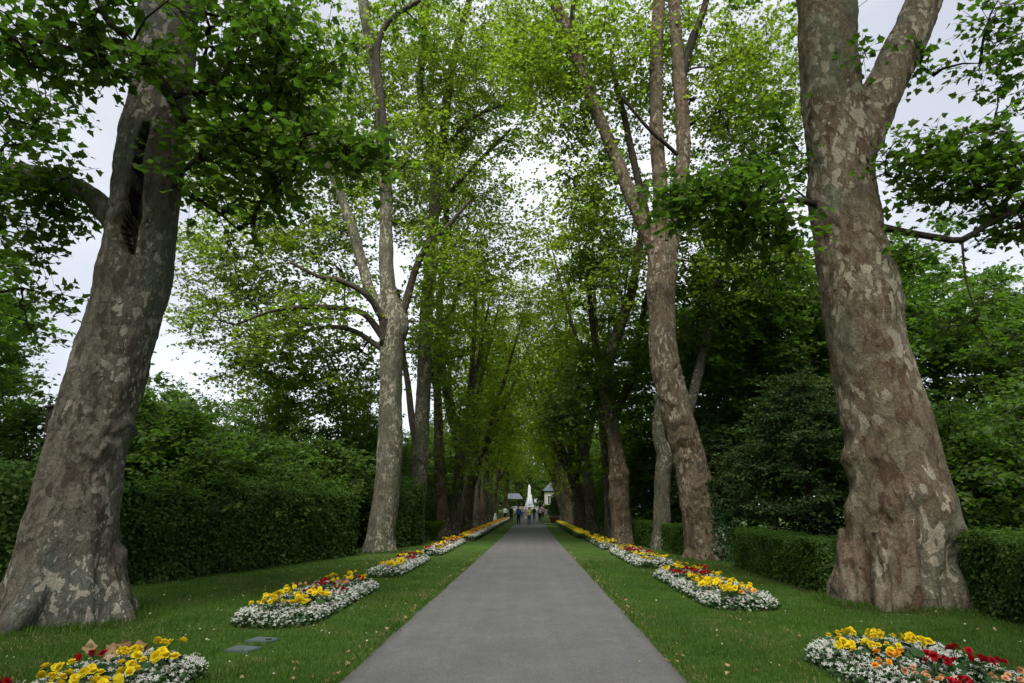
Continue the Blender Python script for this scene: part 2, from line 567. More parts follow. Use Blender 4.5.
def sprays(br, r, n_twig, m_leaf, twig_len, flat=.55):
    """twigs leaving the outer part of each branch, leaves set along them"""
    A = []; D = []
    for pts, rad in br:
        u = 1 - r.random(n_twig) ** 1.6 * min(.75, 2.2 / max(.1, np.linalg.norm(pts[-1] - pts[0])))
        i = np.minimum((u * (len(pts) - 1)).astype(int), len(pts) - 2)
        w = u * (len(pts) - 1) - i
        A.append(pts[i] * (1 - w)[:, None] + pts[i + 1] * w[:, None])
        d = norm(pts[-1] - pts[-2])[None] * .5 + runit(n_twig, r)
        d[:, 2] *= flat
        D.append(norm(d))
    A = np.concatenate(A); D = np.concatenate(D)
    L = twig_len * (.5 + r.random(len(A)))
    B = A + D * L[:, None]; B[:, 2] -= .12 * L
    T = len(A)
    u = .15 + .85 * (np.arange(m_leaf)[None] + r.random((T, m_leaf))) / m_leaf
    Pt = A[:, None] + (B - A)[:, None] * u[..., None]
    side = np.cross(D, np.array((0, 0, 1.)))
    s = np.where(np.arange(m_leaf) % 2, 1., -1.)[None, :, None]
    LD = D[:, None] * .6 + side[:, None] * s * (.8) + r.normal(size=(T, m_leaf, 3)) * .35
    LD[..., 2] -= .35
    NN = np.array((0, 0, 1.)) + r.normal(size=(T, m_leaf, 3)) * .55
    Pt = Pt + LD * .05
    return A, B, Pt.reshape(-1, 3), LD.reshape(-1, 3), NN.reshape(-1, 3)


def ellipsoid_pts(c, rad, n, r, power=.45):
    q = runit(n, r) * (r.random(n) ** power)[:, None]
    return np.asarray(c) + q * np.asarray(rad)


def tree_mesh(stems, clusters, r, leaf, tmpl, n_twig, m_leaf, twig_len, zmin, tube_n=6, twigs=True, thick=1.0, flat=.55, gap=None):
    br = grow(stems, clusters, r, zmin, thick=thick)
    bm = MB()
    for pts, rad in br:
        if rad[0] > .016 * thick or twigs:
            bm.tube(pts, rad, tube_n if rad[0] > .03 else 4)
    A, B, Pt, LD, NN = sprays(br, r, n_twig, m_leaf, twig_len, flat)
    if gap is not None:
        k = gap(Pt); Pt, LD, NN = Pt[k], LD[k], NN[k]
    sz = leaf * (.6 + .75 * r.random(len(Pt)))
    LV, LF = leaves(Pt, NN, LD, sz, tmpl)
    if twigs:
        V, F = prisms(A, B, np.full(len(A), .006 * thick), np.full(len(A), .0025 * thick))
        bm.add(V, F)
    return bm, LV, LF


def root_lobes(r, amp=.22, h=.7, flare=.55, k=(3, 5, 7), fluted=.03, z0=0):
    ph = r.random(4) * 6.28

    def fn(pts, a):
        z = np.maximum(pts[:, 2:3] - z0, 0)
        e = np.exp(-z / h)
        lob = np.cos(k[0] * a[None] + ph[0]) * .5 + np.cos(k[1] * a[None] + ph[1]) * .35 + np.cos(k[2] * a[None] + ph[2] + z * .4) * .25
        return 1 + flare * e * e + amp * e * lob + fluted * np.cos(4 * a[None] + ph[3] + z * .25)
    return fn


def disp_noise(V, N, spec, seed=0.):
    d = np.zeros(len(V))
    for amp, sx, sz in spec:
        d += amp * np.array([mnoise.noise(Vector((v[0] * sx + seed, v[1] * sx - seed, v[2] * sz))) for v in V])
    return V + N * d[:, None]


def traced(pts, Y, dY=0.):
    """(px, py, width px) down a stem seen at distance Y -> points and radii in metres"""
    Q = []; Rr = []
    n = len(pts)
    for i, q in enumerate(pts):
        y = Y + dY * i / max(1, n - 1) if len(q) < 4 else Y + q[3]
        p = P(q[0], q[1], y); Q.append(p); Rr.append(q[2] / 2 * depth(p) / FPX * 1.03 / math.sqrt(1 + ((q[0] - 512) / FPX) ** 2))
    return np.array(Q), np.array(Rr)


def plane_tree(name, Y, trunk, limbs, puffs, label, bark, leafm='leaf_plane', tmpl=T_MID, leaf=.18, tw=(7, 8, .7), voxel=.05, group=None, seed=1,
               sculpt=None, lump=((.03, 1.6, 1.2), (.012, 5, 3), (.006, 14, 8)), flare=.5, lobe=.22, lobe_h=.6, extra=None, zmin=2.5, gap=None, thick=1.0, mat_fn=None, base_drop=.25, dens=2.6, roots=0, root_len=1.0):
    r = np.random.default_rng(seed)
    q, rad = traced(trunk, Y)
    base = np.array((q[0][0], q[0][1], 0.)); gz0 = ground_z(Y); base[2] = gz0
    q = np.vstack([q[0] * (1, 1, 0) + (0, 0, gz0 - base_drop), q]); rad = np.concatenate([[rad[0] * 1.0], rad])
    stems = []
    sp_, sr_ = smooth_path(q, rad, .2)
    stems.append((sp_, sr_))
    thin = []
    parts = [tube(sp_, sr_, 40, root_lobes(r, lobe, lobe_h, flare, z0=gz0))]
    for lb in limbs:
        lp, lr = traced(lb[1:], Y + lb[0])
        a, b = smooth_path(lp, lr, .2)
        stems.append((a, b))
        if lb[1][2] < 12: thin.append(tube(a, b, 8))
        else: parts.append(tube(a, b, 18))
    if roots:
        R0 = sr_[0]
        for k in range(roots):
            a = (k + .35 * r.normal()) * 2 * math.pi / roots
            L = R0 * (1.02 + .30 * r.random()) * root_len; c_ = q[1] * (1, 1, 0) + (0, 0, gz0); dv = np.array((math.cos(a), math.sin(a), 0))
            w_ = R0 * (.16 + .10 * r.random())
            rp = [c_ + dv * R0 * .72 + (0, 0, R0 * (1.0 + .5 * r.random())), c_ + dv * R0 * .92 + (0, 0, R0 * .42), c_ + dv * L + (0, 0, R0 * .08), c_ + dv * L * 1.15 + (0, 0, -.10)]
            a_, b_ = smooth_path(rp, [w_ * .8, w_ * 1.25, w_, w_ * .5], .08); parts.append(tube(a_, b_, 12))
    if extra:
        for lp, lr in extra:
            a, b = smooth_path(np.asarray(lp, float), lr, .25)
            stems.append((a, b)); parts.append(tube(a, b, 16))
    V = []; F = []; n = 0
    for v, f in parts:
        V.append(v); F += [tuple(i + n for i in g) for g in f]; n += len(v)
    me, V2, N2 = remesh(np.concatenate(V), F, voxel)
    V2 = disp_noise(V2, N2, lump, seed * 3.7)
    if sculpt is not None:
        V2 = sculpt(V2, N2)
    me.name = 'trunk'
    for m in [bark] + (['rotten_wood'] if mat_fn else []):
        me.materials.append(MATS[m])
    me.vertices.foreach_set('co', (V2 - base).astype(np.float32).ravel())
    me.polygons.foreach_set('use_smooth', np.ones(len(me.polygons), bool))
    if mat_fn:
        me.polygons.foreach_set('material_index', mat_fn(me, V2).astype(np.int32))
    me.update()
    root = empty(name, base, label, 'tree', group)
    link('trunk', me, root)
    cl = np.concatenate([ellipsoid_pts(c, rr, int(k * dens), r, .40) for c, rr, k in puffs])
    bm, LV, LF = tree_mesh(stems, cl, r, leaf, tmpl, tw[0], tw[1], tw[2], zmin, gap=gap, thick=thick)
    for v, f in thin: bm.add(v, f)
    V = np.concatenate(bm.V)
    link('branches', np_mesh('branches', V - base, bm.F, ['bark_twig' if bark == 'bark_pale' else 'bark_dark'], None, True), root)
    link('crown', np_mesh('crown', LV - base, LF, [leafm]), root)
    return root, stems, base


def puff(px, py, rx, ry, Y, ry_m, n):
    c = P(px, py, Y); d = depth(c) / FPX
    return (c, (rx * d, ry_m, ry * d), n)


def ground_z(y):
    u = min(1, max(0, (y - 92) / 26))
    return 1.2 * u * u * (3 - 2 * u)

# ------------------------------------------------------------------ world and light
w = bpy.data.worlds.new('World'); SC.world = w; w.use_nodes = True
wt = w.node_tree; wt.nodes.clear()
SUN_EL, SUN_AZ = 54, 186


def wn(ty, **k):
    n = wt.nodes.new(ty)
    for a, b in k.items(): setattr(n, a, b)
    return n


sky = wn('ShaderNodeTexSky', sky_type='NISHITA', sun_disc=False)
sky.sun_elevation = math.radians(SUN_EL); sky.sun_rotation = math.radians(SUN_AZ)
tcw = wn('ShaderNodeTexCoord')
cn = wn('ShaderNodeTexNoise'); cn.inputs['Scale'].default_value = 2.6; cn.inputs['Detail'].default_value = 6
wt.links.new(tcw.outputs['Generated'], cn.inputs['Vector'])
cr = wn('ShaderNodeValToRGB')
cr.color_ramp.elements[0].position = .34; cr.color_ramp.elements[0].color = (1.48, 1.52, 1.63, 1)
cr.color_ramp.elements[1].position = .66; cr.color_ramp.elements[1].color = (2.6, 2.6, 2.66, 1)
wt.links.new(cn.outputs[0], cr.inputs[0])
# the cloud sheet is thinnest straight ahead
dt = wn('ShaderNodeVectorMath', operation='DOT_PRODUCT'); dt.inputs[1].default_value = (.1, .93, .35)
wt.links.new(tcw.outputs['Generated'], dt.inputs[0])
mr = wn('ShaderNodeMapRange'); mr.inputs[1].default_value = .45; mr.inputs[2].default_value = 1.0; mr.inputs[3].default_value = .60; mr.inputs[4].default_value = 1.15
wt.links.new(dt.outputs['Value'], mr.inputs[0])
mm = wn('ShaderNodeMix', data_type='RGBA', blend_type='MULTIPLY'); mm.inputs[0].default_value = 1
wt.links.new(cr.outputs[0], mm.inputs[6]); wt.links.new(mr.outputs[0], mm.inputs[7])
mx = wn('ShaderNodeMix', data_type='RGBA'); mx.inputs[0].default_value = .9
wt.links.new(sky.outputs[0], mx.inputs[6]); wt.links.new(mm.outputs[2], mx.inputs[7])
bg = wn('ShaderNodeBackground'); bg.inputs[1].default_value = .1
wo = wn('ShaderNodeOutputWorld')
wt.links.new(mx.outputs[2], bg.inputs[0]); wt.links.new(bg.outputs[0], wo.inputs[0])

sl = bpy.data.lights.new('sun', 'SUN'); sl.energy = 1.5; sl.angle = math.radians(32); sl.color = (1, .96, .9)
so = bpy.data.objects.new('sun', sl); COL.objects.link(so)
so.rotation_euler = (-math.radians(90 - SUN_EL), 0, -math.radians(SUN_AZ))

SC.view_settings.view_transform = 'Standard'; SC.view_settings.look = 'None'
SC.view_settings.exposure = 2.22; SC.view_settings.gamma = 1
SC.cycles.max_bounces = 8; SC.cycles.diffuse_bounces = 6; SC.cycles.glossy_bounces = 2; SC.cycles.transmission_bounces = 4; SC.cycles.transparent_max_bounces = 6
SC.cycles.use_denoising = True
SC.cycles.caustics_reflective = False; SC.cycles.caustics_refractive = False

# ------------------------------------------------------------------ ground
def PLf(y):
    return -1.875 + .0082 * np.minimum(np.maximum(y, 0), 33)


def PRf(y):
    return 1.515 - .0045 * np.minimum(np.maximum(y, 0), 33)


PL, PR = -1.72, 1.42
ys = np.concatenate([np.arange(-40, 90, 10), np.arange(90, 122, 1.5), np.array((130, 160, 200, 300, 500, 900))])
xs = np.array((-600, -200, -60, -20, -6, 6, 20, 60, 200, 600.))
gv = np.array([(x, y, ground_z(y)) for y in ys for x in xs]); nx = len(xs)
gf = np.array([(j * nx + i, j * nx + i + 1, (j + 1) * nx + i + 1, (j + 1) * nx + i) for j in range(len(ys) - 1) for i in range(nx - 1)])
tag(link('lawn', np_mesh('lawn', gv, gf, ['lawn'])), kind='structure')

yy = np.concatenate([np.arange(-12, 60, .12), np.arange(60, 119, 1.)])
pv = []; wob = np.random.default_rng(3)
for i, y in enumerate(yy):
    a = .035 * mnoise.noise(Vector((y * 1.3, 1.7, 0))) + .02 * mnoise.noise(Vector((y * 6, 4.7, 0))); b = .035 * mnoise.noise(Vector((y * 1.3, 9.7, 0))) + .02 * mnoise.noise(Vector((y * 6, 14.7, 0)))
    pv.append((float(PLf(y)) + a, y, ground_z(y) + .006)); pv.append((float(PRf(y)) + b, y, ground_z(y) + .006))
pf = np.array([(2 * i, 2 * i + 1, 2 * i + 3, 2 * i + 2) for i in range(len(yy) - 1)])
tag(link('path', np_mesh('path', np.array(pv), pf, ['asphalt'])), kind='structure')

# a crossing path far down the avenue
cv = np.array([(PR + .02, 66, .010), (14, 66, .010), (14, 67.6, .010), (PR + .02, 67.6, .010)])
tag(link('side_path', np_mesh('side_path', cv, np.array([(0, 1, 2, 3)]), ['stone'])), kind='structure')

# ------------------------------------------------------------------ flower beds
# (x0, x1, y0, y1) of each bed
BEDS = [(-4.35, -3.12, 2.6, 6.75), (-4.32, -3.05, 8.85, 13.4), (-4.0, -3.1, 15.1, 20.0), (-3.9, -3.05, 21.9, 30.5),
        (2.95, 4.45, 4.6, 7.75), (2.9, 4.15, 10.5, 15.8), (2.9, 4.05, 17.5, 24.0), (2.85, 3.55, 25.2, 33.0)]


def bed_sd(b, X, Y):
    """0 at the rim, growing inwards; rounded-end outline"""
    x0, x1, y0, y1 = b
    cx, cy, hx, hy = (x0 + x1) / 2, (y0 + y1) / 2, (x1 - x0) / 2, (y1 - y0) / 2
    rr = hx * .85
    qx = np.abs(X - cx) - (hx - rr); qy = np.abs(Y - cy) - (hy - rr)
    return rr - (np.hypot(np.maximum(qx, 0), np.maximum(qy, 0)) + np.minimum(np.maximum(qx, qy), 0))


def in_bed(X, Y, grow_=0):
    k = np.zeros(len(X), bool)
    for b in BEDS:
        k |= bed_sd(b, X, Y) > -grow_
    for q in ((263, 641), (243, 650)):
        c = at(*q); k |= (np.abs(X - c[0]) < .17) & (np.abs(Y - c[1]) < .12)
    return k


# ------------------------------------------------------------------ grass, daisies, litter
def mown_points(n, x0, x1, y0, y1, p=1.0):
    X = rng.uniform(x0, x1, n); Y = y0 + (y1 - y0) * rng.random(n) ** p
    fr = np.abs(X) < Y * .95 + 1
    k = fr & ~((X > PLf(Y) + .015) & (X < PRf(Y) - .015)) & ~in_bed(X, Y, -.06)
    return X[k], Y[k]


X, Y = mown_points(330000, -12, 12, 5.2, 20, 1.7)
n = len(X)
pt = np.array([mnoise.noise(Vector((x * 1.1, y * 1.1, 0))) for x, y in zip(X, Y)])
edge = (np.abs(X - PLf(Y)) < .12) | (np.abs(X - PRf(Y)) < .12)
sz = (.042 + .03 * rng.random(n)) * (1 + .35 * pt) * np.where(edge, 1.25, 1)
D = np.column_stack([rng.normal(size=n) * .45, rng.normal(size=n) * .45, np.ones(n)])
NN = np.column_stack([rng.normal(size=n), rng.normal(size=n), np.zeros(n) + .1])
gx, gfc = leaves(np.column_stack([X, Y, np.full(n, -.004)]), NN, D, sz, T_BLADE)
tag(link('grass', np_mesh('grass', gx, gfc, ['grass_blade'])), 'short mown green grass of the lawn on both sides of the path', 'grass', kind='stuff')

gq = []
for (px, py, Yc, R) in ((64, 612, 9.4, 1.0), (897, 600, 11.5, 1.0), (706, 556, 20.6, .7), (380, 548, 23.8, .6)):
    c = P(px, py, Yc); k = 3800; a = rng.random(k) * 6.28; q = R * (.80 + .55 * rng.random(k) ** 1.5)
    gq.append(np.column_stack([c[0] + np.cos(a) * q, c[1] + np.sin(a) * q, np.full(k, -.004)]))
gq = np.concatenate(gq); n = len(gq)
V, F = leaves(gq, np.column_stack([rng.normal(size=n), rng.normal(size=n), np.zeros(n) + .1]), np.column_stack([rng.normal(size=n) * .5, rng.normal(size=n) * .5, np.ones(n)]), .06 + .09 * rng.random(n) ** 2, T_BLADE)
tag(link('uncut_grass', np_mesh('uncut_grass', V, F, ['grass_blade'])), 'longer uncut grass round the feet of the big trunks', 'grass', kind='stuff')
X, Y = mown_points(60000, -11, 9, 5.2, 22, 1.6)
pt = np.array([mnoise.noise(Vector((x * .9, y * .9, 4.4))) + .5 * mnoise.noise(Vector((x * 3, y * 3, 8.))) for x, y in zip(X, Y)])
k = pt > .22 - .5 * (np.abs(X - PRf(Y)) < .25) - .5 * (np.abs(X - PLf(Y)) < .25); X = X[k]; Y = Y[k]; n = len(X)
V, F = leaves(np.column_stack([X, Y, np.full(n, .004)]), np.column_stack([rng.normal(size=n), rng.normal(size=n), np.ones(n) * .3]), np.column_stack([rng.normal(size=n), rng.normal(size=n), np.ones(n) * .6]), .045 + .03 * rng.random(n), T_BLADE)
tag(link('dry_grass', np_mesh('dry_grass', V, F, ['grass_dry'])), 'straw coloured dry blades in thin patches of the lawn', 'dry grass', kind='stuff')

X, Y = mown_points(420, -11, -1.8, 6, 24, 1.1)
X2, Y2 = mown_points(160, 1.5, 8, 6, 24, 1.1)
X = np.concatenate([X, X2]); Y = np.concatenate([Y, Y2]); n = len(X)
X += .25 * np.sin(Y * 7); k = ~((X > PLf(Y)) & (X < PRf(Y))) & ~in_bed(X, Y); X = X[k]; Y = Y[k]; n = len(X)
V, F = leaves(np.column_stack([X, Y, .038 + .015 * rng.random(n)]), np.column_stack([rng.normal(size=n) * .3, rng.normal(size=n) * .3 - .3, np.ones(n)]), runit(n), .020 * (.5 + rng.random(n)), T_ROUND)
tag(link('daisies', np_mesh('daisies', V, F, ['petal_cream'])), 'tiny white daisies scattered in the mown lawn', 'daisies', kind='stuff')

X, Y = mown_points(520, -10, 9, 5.5, 22, 1.3)
e = 170
ex = np.concatenate([PL + rng.normal(size=e) * .10 - .05, PR + rng.normal(size=e) * .10 + .05]); ey = 5.5 + 18 * rng.random(2 * e) ** 1.3; ex[:e] += PLf(ey[:e]) - PL; ex[e:] += PRf(ey[e:]) - PR
X = np.concatenate([X, ex, rng.uniform(PL, PR, 26)]); Y = np.concatenate([Y, ey, rng.uniform(6.3, 20, 26)])
n = len(X)
on = (X > PLf(Y) - .02) & (X < PRf(Y) + .02)
V, F = leaves(np.column_stack([X, Y, np.where(on, .016, .035 + .02 * rng.random(n))]), np.column_stack([rng.normal(size=n) * .45, rng.normal(size=n) * .45, np.ones(n)]), runit(n), np.where(on, .026, .042) * (.4 + .9 * rng.random(n)), T_PLANE)
tag(link('fallen_leaves', np_mesh('fallen_leaves', V, F, ['dry_leaf'])), 'small dry brown leaves and bark flakes littering the lawn and path edges', 'fallen leaves', kind='stuff')

c = P(122, 652, 6.95)
n = 26
Pt = np.column_stack([rng.normal(size=n) * .13 + c[0], rng.normal(size=n) * .08 + 6.93, .06 + .12 * rng.random(n)])
V, F = leaves(Pt, runit(n) + (0, -.3, .8), runit(n), .13 * (.6 + .6 * rng.random(n)), T_PLANE)
tag(link('leaf_pile', np_mesh('leaf_pile', V, F, ['dry_leaf'])), 'little heap of curled tan plane leaves behind the nearest left flower bed', 'leaf pile', kind='stuff')

# ------------------------------------------------------------------ begonias and beds


def petal_rosette(r, d, lay=3):
    Pt = []; D = []; N = []; S = []
    for L in range(lay):
        m = (7, 6, 4)[L]
        for k in range(m):
            a = (k + .5 * L) * 2 * math.pi / m + r.normal() * .15
            el = (.12, .62, 1.1)[L] + r.normal() * .1
            d_ = np.array((math.cos(a) * math.cos(el), math.sin(a) * math.cos(el), math.sin(el)))
            nn = np.array((-math.cos(a) * math.sin(el), -math.sin(a) * math.sin(el), math.cos(el)))
            Pt.append((math.cos(a) * .01 * d, math.sin(a) * .01 * d, .06 * d * L)); D.append(d_); N.append(nn); S.append(d * (.55, .46, .34)[L] * (.9 + .2 * r.random()))
    return leaves(np.array(Pt), np.array(N), np.array(D), np.array(S), T_ROUND)


def begonia(name, cat, petal, bloom_d, nb, hgt, leafn=13):
    r = np.random.default_rng(hash(petal) % 1000 if False else len(petal) * 7 + nb)
    root = empty(name, (0, 0, -50), 'x', cat)
    a = r.random(leafn) * 6.28; rad = .03 + .08 * r.random(leafn)
    Pt = np.column_stack([np.cos(a) * rad, np.sin(a) * rad, hgt * (.25 + .6 * r.random(leafn))])
    D = np.column_stack([np.cos(a), np.sin(a), .25 * np.ones(leafn)]) + r.normal(size=(leafn, 3)) * .25
    V, F = leaves(Pt, np.array((0, 0, 1.)) + r.normal(size=(leafn, 3)) * .35, D, .075 + .05 * r.random(leafn), T_ROUND)
    ds = MB()
    link('foliage', np_mesh('foliage', V, F, ['leaf_begonia']), root)
    for k in range(nb):
        an = k * 2.4 + r.random(); rr = (0 if k == 0 else .075 + .03 * r.random())
        V, F = petal_rosette(r, bloom_d * (.85 + .35 * r.random()))
        tilt = Matrix.Rotation(r.normal() * .45, 3, 'X') @ Matrix.Rotation(r.normal() * .45 + .1, 3, 'Y')
        V = V @ np.array(tilt).T
        link('bloom', np_mesh('bloom', V, F, [petal]), root, (math.cos(an) * rr, math.sin(an) * rr, hgt + .045 * r.random()))
        ds.tube([(0, 0, 0), (math.cos(an) * rr * .6, math.sin(an) * rr * .6, hgt * .6), (math.cos(an) * rr, math.sin(an) * rr, hgt)], [.006, .005, .004], 5)
    link('stem', ds.mesh('stem', ['leaf_begonia'], True), root)
    return root


PROTO = {c: [begonia('begonia', 'flower', 'petal_' + c, d, nb, h) for nb, h in v] for c, d, v in (
    ('yellow', .078, ((4, .20), (5, .18))), ('red', .066, ((4, .20), (5, .18))), ('apricot', .042, ((8, .18), (9, .16))), ('orange', .068, ((4, .17),)))}
USED = set()


def put_begonia(colr, x, y, z, label, group):
    pr = PROTO[colr][rng.integers(len(PROTO[colr]))]
    s = .8 + .4 * rng.random(); rz = rng.random() * 6.28
    if pr.name not in USED:
        USED.add(pr.name)
        pr.location = (x, y, z); pr.rotation_euler = (0, 0, rz); pr.scale = (s, s, s); pr['label'] = label; pr['group'] = group
    else:
        copy_thing(pr, (x, y, z), rz, s, label, group)


BED_LABEL = ['flower bed at the near left corner with a heap of dry leaves behind', 'flower bed beside the grey ground covers left of the path',
             'flower bed in front of the tall pale trunk, second visible bed left of the path', 'slim flower bed third in the left row below the hidden trunk',
             'flower bed at the near right corner below the thick leaning trunk', 'long flower bed right of the path beside the ivy trunk',
             'flower bed right of the path below the swollen brown trunk', 'narrow far flower bed right of the path full of yellow blooms']
BED_SHORT = ['in the near left corner bed', 'in the bed by the grey ground covers', 'in the bed before the tall pale trunk', 'in the slim bed third on the left',
             'in the near right corner bed', 'in the long bed beside the ivy trunk', 'in the bed below the swollen brown trunk', 'in the narrow far right bed']


def col_for(bi, u, v, q):
    """u along the bed from its near end 0..1, v across from the path side 0..1, q random"""
    if bi == 0: return 'yellow' if q < .82 else ('orange' if q < .88 else 'red')
    if bi == 1: return ('yellow' if q < .9 else 'orange') if u < .42 else (('red' if q < .62 else 'apricot') if u < .78 else ('yellow' if q < .7 else 'red'))
    if bi == 2: return ('yellow' if q < .85 else 'orange') if u < .5 else ('red' if q < .75 else 'yellow')
    if bi == 3: return 'yellow' if q < .4 else ('red' if q < .72 else 'orange')
    if bi == 4: return ('yellow' if q < .85 else 'orange') if u > .68 - .25 * (1 - v) else (('red' if q < .85 else 'apricot') if v > .3 else ('apricot' if q < .4 else 'red'))
    if bi == 5: return ('yellow' if q < .9 else 'orange') if u < .55 else (('red' if q < .9 else 'yellow') if u < .82 else ('yellow' if q < .85 else 'orange'))
    if bi == 6: return ('yellow' if q < .75 else 'orange') if u < .35 else (('red' if q < .7 else 'orange') if u < .65 else ('yellow' if q < .7 else 'red'))
    return 'yellow'


def white_mass(b, dens, fs, ring, z0, lf=1.0, zf=1.0):
    x0, x1, y0, y1 = b
    n = int((x1 - x0) * (y1 - y0) * dens)
    X = rng.uniform(x0, x1, n); Y = rng.uniform(y0, y1, n)
    sd = bed_sd(b, X, Y)
    lump = np.array([mnoise.noise(Vector((x * 3.3, y * 3.3, 2.))) for x, y in zip(X, Y)])
    k = (sd > .01) & (sd < ring * (1 + .5 * lump)) | (sd > .01) & (rng.random(n) < .22)
    X, Y, sd, lump = X[k], Y[k], sd[k], lump[k]
    Z = z0 + .115 * np.minimum(1, sd / .14) ** .7 + .05 * lump + rng.normal(size=len(X)) * .02
    return X, Y, Z * zf


def star_flower():
    V = [(0, 0, .06)]; F = []
    for k in range(4):
        a = k * math.pi / 2
        for da, rr, z in ((-.42, .36, .05), (0, .56, 0), (.42, .36, .05)):
            V.append((math.cos(a + da) * rr, math.sin(a + da) * rr, z))
        i = 1 + 3 * k
        F += [(0, i, i + 1), (0, i + 1, i + 2)]
    return np.array(V), np.array(F)


T_STAR = star_flower()
for bi, b in enumerate(BEDS):
    x0, x1, y0, y1 = b
    cx, cy = (x0 + x1) / 2, (y0 + y1) / 2
    root = empty('flower_bed', (cx, cy, 0), BED_LABEL[bi], 'flower bed', 'flower beds along the path')
    # soil mound
    nxm, nym = 26, max(40, int((y1 - y0) * 10))
    gx_, gy_ = np.meshgrid(np.linspace(x0 - .02, x1 + .02, nxm), np.linspace(y0 - .02, y1 + .02, nym))
    sd = bed_sd(b, gx_.ravel(), gy_.ravel())
    gz_ = np.where(sd > 0, .06 * np.minimum(1, sd / .25), -.05) + .012 * rng.normal(size=sd.shape) * (sd > 0)
    V = np.column_stack([gx_.ravel() - cx, gy_.ravel() - cy, gz_])
    F = np.array([(j * nxm + i, j * nxm + i + 1, (j + 1) * nxm + i + 1, (j + 1) * nxm + i) for j in range(nym - 1) for i in range(nxm - 1)])
    link('soil', np_mesh('soil', V, F, ['soil'], None, True), root)
    near = bi in (0, 1, 4, 5)
    ring = .34 if bi not in (3, 7) else .22
    if bi == 7: ring = .12
    X, Y, Z = white_mass(b, 900 if near else 760, 0, ring, .035)
    n = len(X)
    NN = np.column_stack([rng.normal(size=n) * .5, rng.normal(size=n) * .5 - .25, np.ones(n)])
    V, F = leaves(np.column_stack([X - cx, Y - cy, Z + .02]), NN, runit(n), (.037 if near else .042) * (.75 + .6 * rng.random(n)), T_STAR)
    tag(link('white_flowers', np_mesh('white_flowers', V, F, ['petal_white']), root), kind='stuff')
    X, Y, Z = white_mass(b, 1500 if near else 900, 0, ring * 1.15, .03)
    n = len(X)
    V, F = leaves(np.column_stack([X - cx, Y - cy, Z * (.35 + .6 * rng.random(n))]), runit(n) * .7 + (0, 0, .8), runit(n) + (0, 0, .3), (.045 if near else .055) * (.7 + .6 * rng.random(n)), T_ROUND)
    tag(link('bedding_foliage', np_mesh('bedding_foliage', V, F, ['leaf_begonia']), root), kind='stuff')
    # begonias, one plant at a time
    step = .275 if near else (.31 if bi in (2, 6) else .38)
    pts = []
    tries = 0
    while tries < 2500:
        tries += 1
        x, y = rng.uniform(x0, x1), rng.uniform(y0, y1)
        if y < 4.9: continue
        s_ = float(bed_sd(b, np.array([x]), np.array([y]))[0])
        if s_ < ring * .72: continue
        if any((x - p[0]) ** 2 + (y - p[1]) ** 2 < step * step for p in pts): continue
        pts.append((x, y))
    for x, y in pts:
        u = (y - y0) / (y1 - y0); v = (x - x0) / (x1 - x0)
        if cx < 0: v = 1 - v
        cc = col_for(bi, u, v, rng.random())
        put_begonia(cc, x, y, .055, '%s begonia in bloom %s' % (cc, BED_SHORT[bi]), '%s begonias %s' % (cc, BED_SHORT[bi]))
for v in PROTO.values():
    for o in v:
        if o.name not in USED:
            for c in list(o.children): bpy.data.objects.remove(c)
            bpy.data.objects.remove(o)

# the long planted strips further down: single blooms no longer stand apart
for si, (b, cols, lab) in enumerate((((-3.75, -2.75, 31.3, 88), ('petal_yellow', 'petal_orange', 'petal_red'), 'long ribbon of yellow and orange flowers running away left of the path'),
                                     ((2.55, 3.3, 34.2, 64), ('petal_yellow', 'petal_yellow', 'petal_yellow'), 'far ribbon of plain yellow flowers right of the path'))):
    x0, x1, y0, y1 = b
    cx, cy = (x0 + x1) / 2, (y0 + y1) / 2
    root = empty('flower_bed', (cx, cy, 0), lab, 'flower bed', 'flower beds along the path')
    m = MB(); m.box((0, 0, .05), (x1 - x0, y1 - y0, .12)); link('soil', m.mesh('soil', ['soil']), root)
    n = int((y1 - y0) * 130)
    for ci, cname in enumerate(cols if si == 0 else cols[:1]):
        k = n // 3 if si == 0 else n
        X = rng.uniform(x0 + .12, x1 - (.32 if si == 0 else .1), k); Y = y0 + (y1 - y0) * rng.random(k)
        if si == 0:
            z_ = np.array([mnoise.noise(Vector((1.7, y * .5, ci * 5.))) for y in Y]); kk = z_ > (-.15 if ci < 2 else .05); X, Y = X[kk], Y[kk]
        else:
            kk = np.array([mnoise.noise(Vector((x * 1.2, y * .55, 9.))) for x, y in zip(X, Y)]) > -.18; X, Y = X[kk], Y[kk]
        V, F = leaves(np.column_stack([X - cx, Y - cy, .26 + .08 * rng.random(len(X))]), runit(len(X)) * .6 + (0, -.5, .9), runit(len(X)), .13, T_STAR)
        tag(link(('yellow', 'orange', 'red')[ci] + '_flowers', np_mesh('flowers', V, F, [cname]), root), kind='stuff')
    k = n
    if si == 0:
        X = x1 - .34 + .34 * rng.random(k); Y = rng.uniform(y0, y1, k)
        V, F = leaves(np.column_stack([X - cx, Y - cy, .20 + .1 * rng.random(k)]), runit(k) * .6 + (0, -.5, .9), runit(k), .075, T_STAR)
        tag(link('white_flowers', np_mesh('flowers', V, F, ['petal_white']), root), kind='stuff')
    X = rng.uniform(x0, x1, 2 * k); Y = rng.uniform(y0, y1, 2 * k)
    V, F = leaves(np.column_stack([X - cx, Y - cy, .08 + .17 * rng.random(2 * k)]), runit(2 * k) * .6 + (0, 0, .8), runit(2 * k), .10, T_ROUND)
    tag(link('bedding_foliage', np_mesh('bedding_foliage', V, F, ['leaf_begonia']), root), kind='stuff')

